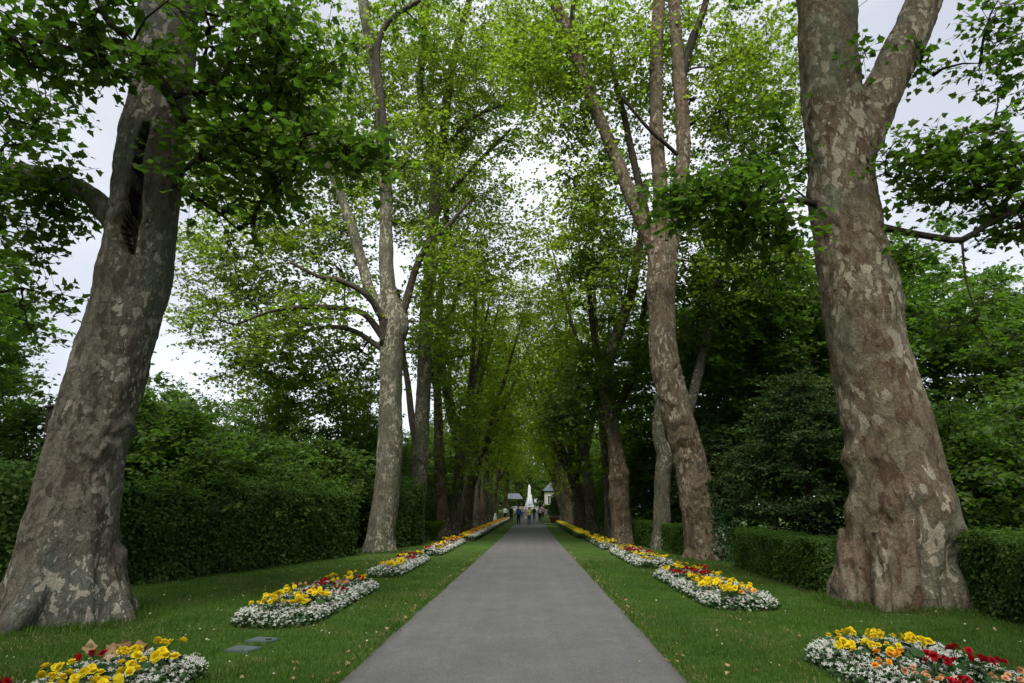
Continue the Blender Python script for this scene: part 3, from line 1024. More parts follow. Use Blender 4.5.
# ------------------------------------------------------------------ ground covers on the left lawn
for i, (px, py, hole) in enumerate(((263, 641, True), (243, 650, False))):
    c = at(px, py)
    m = MB(); m.box((0, 0, -.012), (.30, .22, .05))
    lab = ('upper grey rectangular ground cover with a dark hand hole in the lawn', 'lower plain grey rectangular ground cover in the lawn')[i]
    rt = empty('ground_cover', (c[0], c[1], 0.01), lab, 'cover', 'grey covers set in the left lawn', rz=-.25)
    link('lid', m.mesh('lid', ['cover_metal']), rt)
    fr = MB()
    for a, b_, s in ((0, .121, (.34, .02, .05)), (0, -.121, (.34, .02, .05)), (.161, 0, (.02, .22, .05)), (-.161, 0, (.02, .22, .05))):
        fr.box((a, b_, -.016), s)
    link('frame', fr.mesh('frame', ['cover_metal']), rt)
    if hole:
        h_ = MB(); h_.lathe([(.04, .01), (.04, .0165), (.03, .0165)], 14, 0, (.08, 0, 0)); link('hand_hole', h_.mesh('hand_hole', ['dark_hole']), rt)

# ------------------------------------------------------------------ near plane trees
r = np.random.default_rng(77)
V = []; F = []
for (px, py, Y, R) in ((64, 612, 9.4, 1.12), (897, 600, 11.5, 1.25), (706, 556, 20.6, .85), (380, 548, 23.8, .8)):
    c = P(px, py, Y); i0 = len(V); V.append((c[0], c[1], .005))
    for k in range(40):
        a = k * math.pi / 20; q = R * (1 + .22 * mnoise.noise(Vector((math.cos(a) * 1.5, math.sin(a) * 1.5, px * .1))) + .06 * r.normal())
        V.append((c[0] + math.cos(a) * q, c[1] + math.sin(a) * q, .005))
    F += [(i0, i0 + 1 + k, i0 + 1 + (k + 1) % 40) for k in range(40)]
V.append((5.42, 12.2, .005)); V.append((5.62, 12.2, .005)); V.append((5.52, 19.3, .005)); V.append((5.38, 19.3, .005)); n = len(V)
F.append((n - 4, n - 3, n - 2, n - 1))
tag(link('soil', np_mesh('soil', np.array(V), F, ['soil'])), kind='structure')


def front(V, N):
    return np.sum((V - CAM) * N, 1) < 0


def seg_dist(px, py, pl):
    best = np.full(len(px), 1e9); ww = np.zeros(len(px))
    for (x0, y0, w0), (x1, y1, w1) in zip(pl[:-1], pl[1:]):
        dx, dy = x1 - x0, y1 - y0
        u = np.clip(((px - x0) * dx + (py - y0) * dy) / (dx * dx + dy * dy), 0, 1)
        d = np.hypot(px - x0 - u * dx, py - y0 - u * dy)
        k = d < best
        best[k] = d[k]; ww[k] = (w0 + (w1 - w0) * u)[k]
    return best, ww


SLIT = [(147, 126, 2.2), (142, 143, 3.6), (139, 158, 3.2), (138, 176, 5), (135, 196, 5.5), (133, 212, 8), (127, 226, 9.5), (128, 240, 8), (132, 252, 3)]


def sculpt_left(V, N):
    px, py, z = proj(V); f = front(V, N)
    d, ww = seg_dist(px, py, SLIT)
    s = np.clip(1.45 - d / ww, 0, 1) * f
    lip = np.exp(-((d - ww * 1.7) / 5.) ** 2) * f
    V = V - N * (.46 * s * s * (3 - 2 * s))[:, None] + N * (.055 * lip)[:, None]
    py = py + 7 * np.sin(px * .11 + 1) + 4 * np.sin(px * .31)
    for bx, by, sx, sy, a in ((128, 432, 9, 10, .10), (128, 560, 9, 9, .10), (98, 449, 26, 4, .045), (100, 462, 30, 3, -.03), (110, 440, 22, 4, -.04), (70, 425, 26, 5, .03),
                              (95, 500, 10, 26, .04), (118, 395, 6, 22, .05), (60, 560, 7, 40, -.05), (100, 570, 6, 40, -.05), (30, 590, 12, 20, .06), (182, 90, 7, 8, .12), (128, 605, 8, 12, .05)):
        V = V + N * (a * np.exp(-((px - bx) / sx) ** 2 - ((py - by) / sy) ** 2) * f)[:, None]
    return V


def slit_mat(me, V):
    n = len(me.polygons)
    c = np.empty(n * 3, np.float32); me.polygons.foreach_get('center', c)
    nn = np.empty(n * 3, np.float32); me.polygons.foreach_get('normal', nn)
    c = c.reshape(-1, 3) + LT1_BASE; nn = nn.reshape(-1, 3)
    px, py, z = proj(c)
    d, ww = seg_dist(px, py, SLIT)
    return ((d < ww * .36) & (c[:, 1] < 9.45)).astype(int)


LT1_Y = 9.4
LT1_TR = [(64, 612, 122), (66, 581, 114), (75, 506, 97), (83, 465, 91), (90, 435, 86), (114, 350, 79), (130, 299, 76), (140, 249, 74), (146, 199, 70), (152, 149, 66), (161, 100, 61), (166, 50, 57), (169, 0, 54), (173, -80, 50), (178, -200, 42), (186, -350, 28)]
_q = P(64, 612, LT1_Y); LT1_BASE = np.array((_q[0], _q[1], 0.))
leafA = dict(leafm='leaf_plane', tmpl=T_PLANE, leaf=.138, tw=(5, 5, .62), voxel=.035, dens=1.45)
plane_tree('plane_tree', LT1_Y, LT1_TR,
           [[-.05, (130, 240, 34), (108, 213, 28), (86, 193, 23), (60, 182, 20), (30, 173, 18), (0, 166, 16), (-60, 150, 13), (-150, 105, 9)],
            [0, (182, 122, 15, -.35), (170, 96, 12, -.8), (152, 68, 10, -1.3), (130, 44, 9, -1.8), (106, 18, 7, -2.3), (85, -25, 5, -2.8)],
            [0, (176, 40, 24, 0), (215, -40, 20, -.3), (280, -90, 16, -.6), (360, -120, 10, -1)],
            [0, (165, 20, 22, 0), (110, -50, 18, -.6), (40, -90, 14, -1.0), (-40, -110, 9, -1.4)]],
           [puff(50, 40, 85, 48, 7.6, 1.0, 30), puff(130, 5, 90, 24, 7.2, .8, 10), puff(150, 70, 30, 16, 7.6, .4, 3), puff(245, 60, 52, 85, 8.6, 1.1, 38), puff(250, 175, 52, 60, 8.8, .9, 26), puff(215, 120, 26, 60, 8.9, .5, 8),
            puff(330, 150, 55, 28, 8.4, .6, 10), puff(300, 60, 45, 55, 8.2, .7, 14), puff(28, 215, 55, 50, 9.3, 1.2, 22), puff(25, 105, 40, 45, 9.4, 1.0, 16), puff(30, 182, 50, 22, 9.0, .4, 9), puff(20, 300, 40, 40, 10.5, 1.2, 8), puff(172, 190, 8, 30, 8.35, .2, 1), ((-5.5, 9.5, 17), (5.5, 5.5, 5.5), 120), ((-8, 4.5, 16), (5, 5, 4), 130)],  # last two: unseen upper crown, placed to shade the leaves below
           'thick grey plane tree leaning at the left edge, with a dark split hollow', 'bark_grey', seed=11, roots=9, sculpt=sculpt_left, mat_fn=slit_mat,
           group='plane trees lining the avenue', flare=.16, lobe=.22, lobe_h=.5, zmin=4.2,
           lump=((.05, 1.4, .9), (.026, 4, 2.5), (.013, 11, 7), (.006, 28, 18)), thick=1.25, **leafA)


def sculpt_right(V, N):
    px, py, z = proj(V); f = front(V, N)
    py = py + 7 * np.sin(px * .09) + 4 * np.sin(px * .27 + 2)
    for bx, by, sx, sy, a in ((945, 505, 16, 20, .10), (957, 528, 9, 12, .14), (848, 462, 9, 10, .10), (845, 490, 8, 8, -.06), (852, 512, 10, 12, .10), (850, 440, 7, 9, -.04), (846, 410, 6, 20, .06), (905, 495, 30, 14, .06),
                              (870, 560, 7, 40, -.07), (897, 575, 6, 40, -.08), (925, 570, 7, 36, -.07), (912, 580, 6, 30, .04), (948, 575, 6, 30, -.05), (880, 513, 36, 4, -.03), (850, 250, 22, 4, .015), (880, 300, 22, 6, .02), (815, 195, 12, 8, .04),
                              (842, 230, 24, 5, -.03), (855, 420, 5, 22, .05), (835, 610, 10, 12, .05)):
        V = V + N * (a * np.exp(-((px - bx) / sx) ** 2 - ((py - by) / sy) ** 2) * f)[:, None]
    w_ = np.exp(-((py - 575) / 55.) ** 2) * f
    V = V + N * (.03 * np.sin(px * .42 + 2 * np.sin(py * .05)) * w_)[:, None]
    return V


plane_tree('plane_tree', 11.5, [(897, 600, 112), (899, 566, 107), (902, 526, 106), (899, 490, 100), (890, 440, 92), (877, 390, 83), (866, 340, 78), (861, 299, 79), (850, 249, 70), (843, 199, 67), (838, 149, 63), (832, 100, 60), (828, 50, 58), (826, 0, 58), (822, -90, 52), (816, -220, 42), (808, -380, 28)],
           [[0, (846, 165, 50), (868, 120, 46), (892, 72, 42), (908, 40, 41), (924, 0, 39), (955, -80, 34), (1000, -190, 26), (1050, -320, 16)],
            [0, (872, 225, 9, -.45), (905, 232, 8, -.5), (940, 238, 8, -.6), (962, 240, 8, -.7), (985, 226, 7, -.7), (1010, 214, 6, -.8), (1060, 205, 4, -.9)],
            [0, (962, 240, 3, -.7), (966, 280, 2.2, -.7), (978, 318, 1.4, -.75)],
            [0, (818, 205, 8, 0), (795, 200, 6, -.5), (760, 203, 5, -1.1), (700, 200, 4, -1.4)],
            [0, (826, -20, 24, 0), (760, -90, 20, -.5), (690, -140, 14, -1)]],
           [puff(945, 165, 75, 42, 10.9, .9, 42), puff(1010, 195, 45, 50, 10.9, .9, 22), puff(985, 45, 45, 36, 10.6, .8, 7), puff(1015, 90, 22, 40, 10.4, .6, 5), puff(1005, 20, 30, 25, 10.4, .6, 3), puff(930, 60, 18, 40, 11.3, .6, 4), puff(920, 255, 30, 20, 11, .5, 3),
            puff(975, 320, 40, 35, 11.5, .8, 7), puff(712, 205, 62, 22, 10.2, .7, 24), puff(770, 240, 40, 35, 10.6, .6, 14), puff(745, 175, 45, 18, 10.4, .6, 8), puff(868, 60, 10, 12, 10.9, .2, 2), puff(780, 130, 30, 60, 11.5, .8, 10),
            ((7, 11.5, 19), (5.5, 5.5, 6), 110), ((5, 7, 17), (5, 5, 4), 120)],  # second puff: unseen crown added to keep sun off the lower leaves
           'massive mottled russet plane tree with a swollen base and forked stem at the right edge', 'bark_russet', seed=23, roots=10, root_len=.93, sculpt=sculpt_right,
           group='plane trees lining the avenue', flare=.07, lobe=.22, lobe_h=.6, zmin=4.6,
           lump=((.045, 1.5, 1.0), (.028, 4, 3), (.014, 11, 7), (.006, 28, 18)), thick=1.2, **leafA)

mid = dict(tmpl=T_MID, leaf=.155, tw=(7, 7, 1.1), voxel=.05)
# second on the left: tall and straight
plane_tree('plane_tree', 23.8, [(379, 548, 29), (383, 520, 27), (387, 490, 26), (390, 440, 24), (391, 390, 22), (392, 345, 23), (396, 322, 24), (388, 290, 16), (386, 240, 13), (386, 199, 12.5), (382, 130, 12), (374, 65, 11), (363, 0, 10), (355, -90, 8), (350, -180, 5)],
           [[0, (388, 322, 12.5), (370, 290, 11), (351, 225, 9.5), (331, 174, 8.5), (308, 137, 7.5), (285, 90, 6), (270, 40, 4)],
            [0, (400, 322, 9), (408, 295, 8), (416, 268, 7), (428, 244, 6), (446, 228, 5), (470, 200, 3)],
            [0, (386, 160, 8, -.3), (380, 92, 8, -.5), (377, 50, 7, -.6), (390, 20, 5, -.8), (420, 0, 4, -1)],
            [0, (384, 345, 9, -.2), (381, 316, 7, -.5), (364, 293, 6, -1), (338, 280, 5, -1.4), (320, 277, 4, -1.7), (290, 262, 3, -2)],
            [0, (384, 338, 8, 0), (364, 314, 6, -.2), (338, 308, 5.5, -.4), (306, 307, 5, -.6), (272, 311, 3.5, -.8), (235, 325, 2.5, -1)],
            [0, (384, 350, 7, 0), (379, 347, 6, .1), (354, 331, 5, .4), (327, 327, 4.5, .8), (293, 336, 3.5, 1.2), (279, 353, 2.5, 1.4)]],
           [puff(265, 335, 95, 50, 25.6, 2.4, 46), puff(300, 385, 90, 38, 26.6, 2.2, 34), puff(285, 240, 95, 65, 25.6, 3, 64), puff(240, 150, 80, 80, 26.1, 3, 60), puff(320, 150, 50, 50, 25.1, 2.5, 24), puff(215, 280, 55, 60, 26.6, 2.4, 20), puff(330, 90, 90, 90, 25.6, 3.5, 60), puff(430, 40, 80, 90, 25.6, 3.5, 46), puff(400, 170, 60, 80, 25.6, 3, 34),
            puff(450, 290, 35, 60, 25.6, 2, 18), puff(350, 370, 36, 40, 25.6, 1.5, 10), puff(440, 245, 30, 40, 23.4, .8, 6), puff(325, 300, 60, 25, 23.2, .8, 6), puff(285, 335, 55, 22, 23.2, .8, 6), puff(380, -90, 130, 90, 25.6, 4, 50)],
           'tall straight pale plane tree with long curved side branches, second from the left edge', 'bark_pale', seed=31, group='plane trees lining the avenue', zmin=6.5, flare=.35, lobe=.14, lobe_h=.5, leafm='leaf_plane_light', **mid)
# third on the left, its foot behind the bush
plane_tree('plane_tree', 29.6, [(414, 541, 18), (417, 500, 17), (420, 460, 16), (422, 420, 14.5), (424, 380, 13.5), (426, 320, 13), (431, 260, 12), (434, 210, 11), (436, 170, 11)],
           [[0, (435, 180, 9), (428, 135, 8), (420, 85, 7.5), (424, 40, 7), (428, 0, 6.5), (425, -80, 4)],
            [0, (436, 180, 10), (444, 130, 9), (449, 85, 8.5), (458, 40, 7), (472, -10, 6), (490, -90, 3)],
            [0, (418, 450, 8, -.1), (412, 420, 7, -.1), (408, 385, 6, 0), (402, 345, 5, .2), (398, 290, 4, .4)],
            [0, (444, 150, 5), (470, 120, 4), (500, 105, 3)], [0, (436, 215, 6), (452, 190, 5), (480, 160, 4), (510, 130, 3)]],
           [puff(440, 80, 60, 90, 30.7, 3.5, 55), puff(505, 80, 55, 90, 30.2, 3.5, 62), puff(560, 40, 40, 60, 32.2, 3, 20), puff(480, 220, 45, 80, 30.2, 3, 34), puff(430, 330, 36, 60, 30.2, 2, 18), puff(360, 200, 60, 90, 32.2, 3, 20), puff(440, -60, 90, 60, 31.2, 4, 26), puff(460, 420, 14, 40, 30.2, 1, 6)],
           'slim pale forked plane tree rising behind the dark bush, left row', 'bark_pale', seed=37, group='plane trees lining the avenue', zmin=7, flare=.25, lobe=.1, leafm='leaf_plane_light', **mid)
# flaking brown trunk, fourth on the left
plane_tree('plane_tree', 35.2, [(444, 536, 13.5), (442, 515, 12.5), (440, 480, 11), (439, 445, 10), (438, 410, 8.5), (437, 360, 7.5), (440, 300, 6.5), (446, 220, 5.5), (450, 140, 4)],
           [[0, (438, 400, 5), (430, 360, 4.5), (424, 300, 4)], [0, (438, 350, 4.5), (452, 310, 4), (466, 260, 3)]],
           [puff(450, 200, 40, 110, 35, 3, 50), puff(440, 360, 22, 60, 35, 1.8, 16), puff(455, 450, 12, 45, 34.6, .8, 7)],
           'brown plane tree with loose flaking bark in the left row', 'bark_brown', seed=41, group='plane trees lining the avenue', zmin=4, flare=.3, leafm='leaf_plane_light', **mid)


def sculpt_r2(V, N):
    px, py, z = proj(V); f = front(V, N)
    py = py + 3 * np.sin(px * .25) + 1.5 * np.sin(px * .6 + 2)
    for bx, by, sx, sy, a in ((660, 290, 9, 9, .14), (652, 285, 6, 8, .12), (676, 366, 8, 8, .10), (676, 366, 3.5, 3.5, -.20), (678, 418, 14, 2.6, .09), (683, 428, 16, 2.2, -.08), (686, 440, 16, 2.6, .09), (686, 450, 14, 2.2, -.09), (689, 460, 16, 2.6, .08), (692, 472, 14, 2.2, -.06), (694, 484, 14, 3, .07), (696, 496, 14, 2.4, -.06), (698, 508, 16, 3, .08), (700, 520, 14, 2.4, -.05), (668, 400, 9, 3, .07), (700, 535, 4, 22, -.05), (690, 540, 4, 22, -.05), (712, 540, 4, 22, -.05)):
        V = V + N * (.58 * a * np.exp(-((px - bx) / sx) ** 2 - ((py - by) / sy) ** 2) * f)[:, None]
    return V


IVY_TREE, _, _ = plane_tree('plane_tree', 20.6, [(709, 556, 46), (706, 540, 43), (701, 516, 38), (691, 465, 32), (680, 425, 30), (671, 390, 29), (664, 360, 28), (662, 320, 26), (661, 290, 27), (663, 262, 29), (660, 235, 17), (661, 199, 15), (657, 139, 14), (656, 65, 13), (659, 0, 12), (664, -100, 9), (670, -220, 5)],
           [[0, (658, 262, 17), (650, 238, 15), (632, 199, 13.5), (612, 149, 12.5), (594, 105, 12), (577, 55, 11), (554, 0, 10), (530, -70, 7), (505, -140, 4)],
            [0, (668, 258, 18), (674, 224, 16), (683, 160, 14.5), (682, 110, 14), (679, 75, 13), (674, 0, 12), (672, -100, 9), (690, -200, 5)],
            [0, (656, 250, 9, .4), (645, 209, 8, .6), (631, 149, 7, .9), (624, 115, 6, 1.1), (610, 60, 4, 1.4)],
            [0, (682, 80, 8), (692, 40, 8), (702, 15, 7), (720, -50, 5)], [0, (577, 55, 5), (572, 25, 5), (576, -10, 4), (590, -60, 3)],
            [0, (681, 158, 4, 0), (668, 146, 4, -.3), (648, 128, 3.5, -.6), (620, 95, 3, -1)]],
           [puff(600, 60, 60, 70, 21.7, 3, 44), puff(545, 55, 48, 65, 21.3, 2.5, 38), puff(575, 130, 30, 40, 21.5, 1.6, 12), puff(590, 190, 28, 50, 21.7, 1.6, 12), puff(690, 60, 70, 90, 22.3, 3, 54), puff(760, 100, 55, 110, 22.8, 3, 52), puff(740, 250, 60, 60, 23.3, 2.4, 30), puff(620, 280, 22, 40, 22.3, 1.4, 7), puff(700, 200, 30, 60, 22.8, 1.6, 14),
            puff(640, -100, 130, 80, 21.9, 4, 44)],
           'leaning brown plane tree with knot hole and ivied foot, right of the path', 'bark_brown', seed=53, roots=6, root_len=.9, sculpt=sculpt_r2, group='plane trees lining the avenue', zmin=6.5, flare=.2, lobe=.14, lobe_h=.6, voxel=.045,
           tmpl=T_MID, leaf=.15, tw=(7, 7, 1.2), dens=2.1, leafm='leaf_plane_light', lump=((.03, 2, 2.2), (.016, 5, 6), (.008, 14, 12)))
plane_tree('plane_tree', 25.6, [(661, 546, 18), (662, 520, 17), (662, 490, 16.5), (663, 470, 16), (664, 455, 14), (658, 432, 12.5), (661, 400, 11), (668, 350, 9), (672, 290, 7), (676, 220, 5)],
           [[0, (664, 472, 13), (672, 450, 12), (684, 425, 11), (692, 400, 10.5), (699, 370, 10), (708, 335, 9), (718, 290, 8), (732, 220, 6), (745, 140, 4)]],
           [puff(730, 200, 60, 100, 26, 3, 36), puff(700, 310, 40, 50, 26, 2, 16), puff(780, 290, 50, 60, 27, 2.6, 24)],
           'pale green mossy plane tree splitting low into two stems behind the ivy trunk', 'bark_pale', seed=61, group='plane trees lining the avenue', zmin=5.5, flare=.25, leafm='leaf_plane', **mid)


def sculpt_r4(V, N):
    px, py, z = proj(V); f = front(V, N)
    for bx, by, sx, sy, a in ((614, 478, 9, 3, .09), (626, 474, 8, 4, .10), (620, 488, 10, 3, -.06), (616, 498, 12, 4, .06), (622, 510, 12, 3, -.04), (618, 525, 3, 14, -.05), (626, 528, 3, 14, -.05)):
        V = V + N * (a * np.exp(-((px - bx) / sx) ** 2 - ((py - by) / sy) ** 2) * f)[:, None]
    return V


plane_tree('plane_tree', 29, [(622, 541, 21), (621, 520, 20), (619, 500, 20), (619, 480, 20), (618, 465, 17), (615, 445, 14.5), (611, 420, 14), (606, 397, 12.5), (604, 382, 12), (610, 355, 11.5), (621, 324, 10.5), (632, 290, 9), (640, 240, 7), (646, 180, 5)],
           [[0, (612, 425, 9), (622, 400, 8), (634, 370, 7), (640, 330, 6), (650, 280, 4)], [0, (606, 392, 7), (596, 350, 6), (590, 300, 5), (588, 250, 3)]],
           [puff(610, 260, 50, 70, 29, 3, 36), puff(600, 380, 40, 40, 28.6, 2, 22), puff(640, 350, 30, 50, 29, 2, 14), puff(570, 410, 30, 26, 29, 1.6, 16), puff(620, 170, 40, 50, 29, 3, 14)],
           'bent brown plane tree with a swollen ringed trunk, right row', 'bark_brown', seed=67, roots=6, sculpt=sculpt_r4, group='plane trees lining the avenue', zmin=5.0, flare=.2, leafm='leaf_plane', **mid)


# ------------------------------------------------------------------ further plane trees: four builds, copied down both rows
def avenue_tree(seed, lean, fork, thin, bark):
    r = np.random.default_rng(seed)
    root = empty('plane_tree', (0, 0, -60), 'x', 'tree', 'plane trees lining the avenue')
    R0 = .46 * thin
    tr = [(0, 0, -.3), (0, 0, .6), (lean * .25, .1, 3), (lean * .6 + .15 * r.normal(), .15 * r.normal(), fork), (lean, 0, fork + 3), (lean * 1.3, .2, 14), (lean * 1.5, .3, 20)]
    rr = [R0 * 1.05, R0, R0 * .85, R0 * .8, R0 * .5, R0 * .35, R0 * .1]
    stems = [smooth_path(tr, rr, .3)]
    nb = 4
    for k in range(nb):
        a = k * 2 * math.pi / nb + r.random(); z0 = fork - .4 + 1.4 * r.random()
        s = 1.2 + 2.2 * r.random()
        p0 = np.array((lean * .6, 0, z0 - .5))
        pts = [p0, p0 + (math.cos(a) * s * .35, math.sin(a) * s * .35, 1.4), p0 + (math.cos(a) * s * .8, math.sin(a) * s * .8, 4.5), p0 + (math.cos(a) * s * 1.3 + lean * .4, math.sin(a) * s * 1.3, 9), p0 + (math.cos(a) * s * 1.7 + lean * .6, math.sin(a) * s * 1.7, 12.5)]
        stems.append(smooth_path(pts, [R0 * .5, R0 * .42, R0 * .33, R0 * .2, R0 * .08], .3))
    V = []; F = []; n = 0
    for i, (a, b) in enumerate(stems):
        v, f = tube(a, b, 20, root_lobes(r, .2, .5, .3) if i == 0 else None)
        V.append(v); F += [tuple(j + n for j in g) for g in f]; n += len(v)
    me, V2, N2 = remesh(np.concatenate(V), F, .07, 3)
    V2 = disp_noise(V2, N2, ((.05, 1.6, 1.8), (.02, 5, 5)), seed)
    me.name = 'trunk'; me.materials.append(MATS[bark])
    me.vertices.foreach_set('co', V2.astype(np.float32).ravel()); me.polygons.foreach_set('use_smooth', np.ones(len(me.polygons), bool)); me.update()
    link('trunk', me, root)
    cl = np.concatenate([ellipsoid_pts((lean * 1.2 + .6, 0, 14.5), (4.3, 4.2, 7.6), 165, r), ellipsoid_pts((lean + 1.2, 0, 8), (2.8, 3.2, 2.4), 34, r), ellipsoid_pts((.3, 0, 5), (1.2, 1.2, 2.0), 8, r)])
    bm, LV, LF = tree_mesh(stems, cl, r, .20, T_DIA, 7, 7, 1.15, 3.0)
    link('branches', np_mesh('branches', np.concatenate(bm.V), bm.F, ['bark_dark'], None, True), root)
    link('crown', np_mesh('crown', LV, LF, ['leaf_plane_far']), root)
    return root


AV = [avenue_tree(101, .9, 5.5, 1.0, 'bark_pale'), avenue_tree(102, .6, 6.5, .9, 'bark_brown'), avenue_tree(103, .7, 4.5, 1.15, 'bark_brown'), avenue_tree(104, .3, 7.5, .55, 'bark_pale')]
used = [False] * 4
spots = [(-7.2, -4.5, 2, 'L'), (7.0, -3.5, 0, 'R'), (-4.55, 36.8, 0, 'L'), (-4.55, 44, 2, 'L'), (-4.55, 52.5, 3, 'L'), (-4.5, 58.5, 1, 'L'), (-4.6, 66, 0, 'L'), (-4.6, 75, 2, 'L'), (-4.8, 86, 1, 'L'), (-4.0, 98, 1, 'L'),  # first two stand unseen behind the camera, added to shade the near end
         (4.25, 33.5, 3, 'R'), (4.25, 42.5, 0, 'R'), (3.75, 46.5, 2, 'R'), (3.7, 58.8, 1, 'R'), (3.75, 66, 0, 'R'), (3.7, 75.5, 2, 'R'), (4.2, 87, 1, 'R'), (4.5, 100, 1, 'R')]
names = {0: 'straight pale', 1: 'slender brown', 2: 'stout brown', 3: 'thin pale'}
for i, (x, y, v, s) in enumerate(spots):
    rz = (0 if s == 'L' else math.pi) + .4 * random.uniform(-1, 1)
    side = 'left' if s == 'L' else 'right'
    dist = {-4.5: 'next before the thick split trunk', -3.5: 'next before the massive russet trunk', 36.8: 'right behind the flaking trunk', 44: 'between two thinner trunks', 52.5: 'beside the long flower ribbon', 58.5: 'just past the thin pale one', 66: 'level with the walking couple', 75: 'beyond the walking couple', 86: 'second from the far end of the row', 98: 'last at the far end of the row', 100: 'last at the far end of the row',
            33.5: 'close behind the swollen ringed trunk', 42.5: 'beside the narrow yellow bed', 46.5: 'touching the yellow ribbon', 58.8: 'a little before the potted conifer', 66: 'next to the potted conifer', 75.5: 'beyond the potted conifer', 87: 'second from the far end of the row'}[y]
    lab = '%s plane tree %s, %s row' % (names[v], dist, side)
    if not used[v]:
        used[v] = True; o = AV[v]; o.location = (x, y, ground_z(y)); o.rotation_euler = (0, 0, rz); o['label'] = lab
    else:
        copy_thing(AV[v], (x, y, ground_z(y)), rz, .9 + .2 * random.random(), lab)


# ------------------------------------------------------------------ hedges, shrubs, woods
def sample_hedge(poly, width, height, n, r, hvar=.25):
    """points and outward normals over the two faces, the ends and the top of a hedge following poly (its centre line)"""
    poly = np.asarray(poly, float)
    seg = np.linalg.norm(np.diff(poly, axis=0), axis=1); cum = np.concatenate([[0], np.cumsum(seg)]); L = cum[-1]

    def pos(s):
        i = np.clip(np.searchsorted(cum, s, 'right') - 1, 0, len(seg) - 1)
        u = (s - cum[i]) / seg[i]
        d = (poly[i + 1] - poly[i]) / seg[i][:, None]
        return poly[i] + (poly[i + 1] - poly[i]) * u[:, None], d
    s = r.uniform(0, L, n); c, d = pos(s)
    nrm = np.column_stack([d[:, 1], -d[:, 0]])
    hh = height * (1 + hvar * np.array([mnoise.noise(Vector((x * .8, 3.1, 0))) + .5 * mnoise.noise(Vector((x * 2.7, 3.1, 5))) for x in s]))
    per = 2 * height + width; q = r.random(n) * per
    which = np.where(q < height, 0, np.where(q < 2 * height, 1, 2))
    z = r.random(n) * hh; off = r.uniform(-.5, .5, n) * width
    bul = np.array([mnoise.noise(Vector((a * 1.2, b * 1.2, w * 7.))) for a, b, w in zip(s, z, which)]) * .16 - np.abs(r.normal(size=n)) * .07 + .02
    N = np.zeros((n, 3)); Pt = np.zeros((n, 3))
    sgn = np.where(which == 0, 1., -1.)
    m = which < 2
    Pt[m, :2] = c[m] + nrm[m] * (sgn * (width / 2 + bul))[m][:, None]; Pt[m, 2] = z[m]
    N[m, :2] = nrm[m] * sgn[m][:, None]; N[m, 2] = .35
    m = ~m
    Pt[m, :2] = c[m] + nrm[m] * off[m][:, None]; Pt[m, 2] = (hh + bul)[m]; N[m, 2] = 1
    # the two ends
    k = r.random(n) < (width * .9 / (L + width))
    e0 = r.random(n) < .5
    endp = np.where(e0[:, None], poly[0], poly[-1]); ed = np.where(e0[:, None], -(poly[1] - poly[0]) / seg[0], (poly[-1] - poly[-2]) / seg[-1])
    en = np.column_stack([ed[:, 1], -ed[:, 0]])
    Pt[k, :2] = (endp + en * off[:, None] + ed * (.0 + bul)[:, None])[k]; Pt[k, 2] = z[k]; N[k, :2] = ed[k]; N[k, 2] = .3
    # round off the upper edges
    return Pt, N, hh


def hedge(name, poly, width, height, n, leaf, mat, label, group=None, hvar=.12, tmpl=T_OVAL, z0=0., cat='hedge'):
    r = np.random.default_rng(len(label) * 13 + n)
    poly = np.asarray(poly, float); o = poly.mean(0)
    root = empty(name, (o[0], o[1], z0), label, cat, group)
    Pt, N, _ = sample_hedge(poly - o, width, height, n, r, hvar)
    D = N * .35 + runit(n, r) + (0, 0, -.15)
    V, F = leaves(Pt, N + runit(n, r) * .75 + (0, 0, .35), D, leaf * (.6 + .8 * r.random(n)), tmpl)
    link('foliage', np_mesh('foliage', V, F, [mat]), root)
    # twiggy dark interior
    m = MB()
    pl = poly - o
    seg = np.linalg.norm(np.diff(pl, axis=0), axis=1)
    for i in range(len(pl) - 1):
        k = max(1, int(seg[i] / .35))
        for j in range(k):
            c = pl[i] + (pl[i + 1] - pl[i]) * (j + .5) / k
            d = (pl[i + 1] - pl[i]) / seg[i]
            for q in range(2):
                a = np.array((c[0] + r.normal() * .1, c[1] + r.normal() * .1, 0.))
                b = a + np.array((r.normal() * width * .22, r.normal() * .25, height * .9))
                m.tube([a, (a + b) / 2 + r.normal(size=3) * .06, b], [.025, .018, .006], 4)
    link('stems', m.mesh('stems', ['bark_dark'], True), root)
    k = n // 2
    Pt2, N2, _ = sample_hedge(poly - o, width * .72, height * .88, k, r, .05)
    V, F = leaves(Pt2, N2 + runit(k, r) * .3, runit(k, r), leaf * 1.7, T_ROUND)
    link('inner_foliage', np_mesh('inner_foliage', V, F, [mat]), root)
    return root


hedge('hedge', [(-15, 2), (-12.2, 6), (-9.35, 13), (-7.75, 18.5), (-6.95, 22.3)], 1.7, 2.2, 46000, .085, 'leaf_hedge', 'tall dark laurel hedge bounding the lawn on the left', 'hedges', .34)
hedge('hedge', [(-6.4, 26), (-5.75, 27.3), (-5.6, 28.6)], 1.5, 2.7, 9000, .09, 'leaf_hedge', 'rounded dark bush hiding the foot of a slim pale trunk, left of the path', None, .25, cat='bush')
hedge('hedge', [(6.05, 12.4), (6.05, 15), (6.15, 18.0)], .95, 1.0, 26000, .048, 'leaf_privet', 'low clipped green hedge between the massive russet trunk and the ivy trunk', 'hedges', .05)
hedge('hedge', [(5.75, 21.6), (5.5, 24.7)], .9, 1.0, 9000, .055, 'leaf_privet', 'short clipped hedge between the ivy trunk and the mossy forked trunk', 'hedges', .05)
hedge('hedge', [(5.35, 26.5), (5.0, 31), (4.9, 33)], .9, 1.05, 9000, .06, 'leaf_privet', 'short clipped hedge between the mossy forked trunk and the swollen ringed trunk', 'hedges', .05)
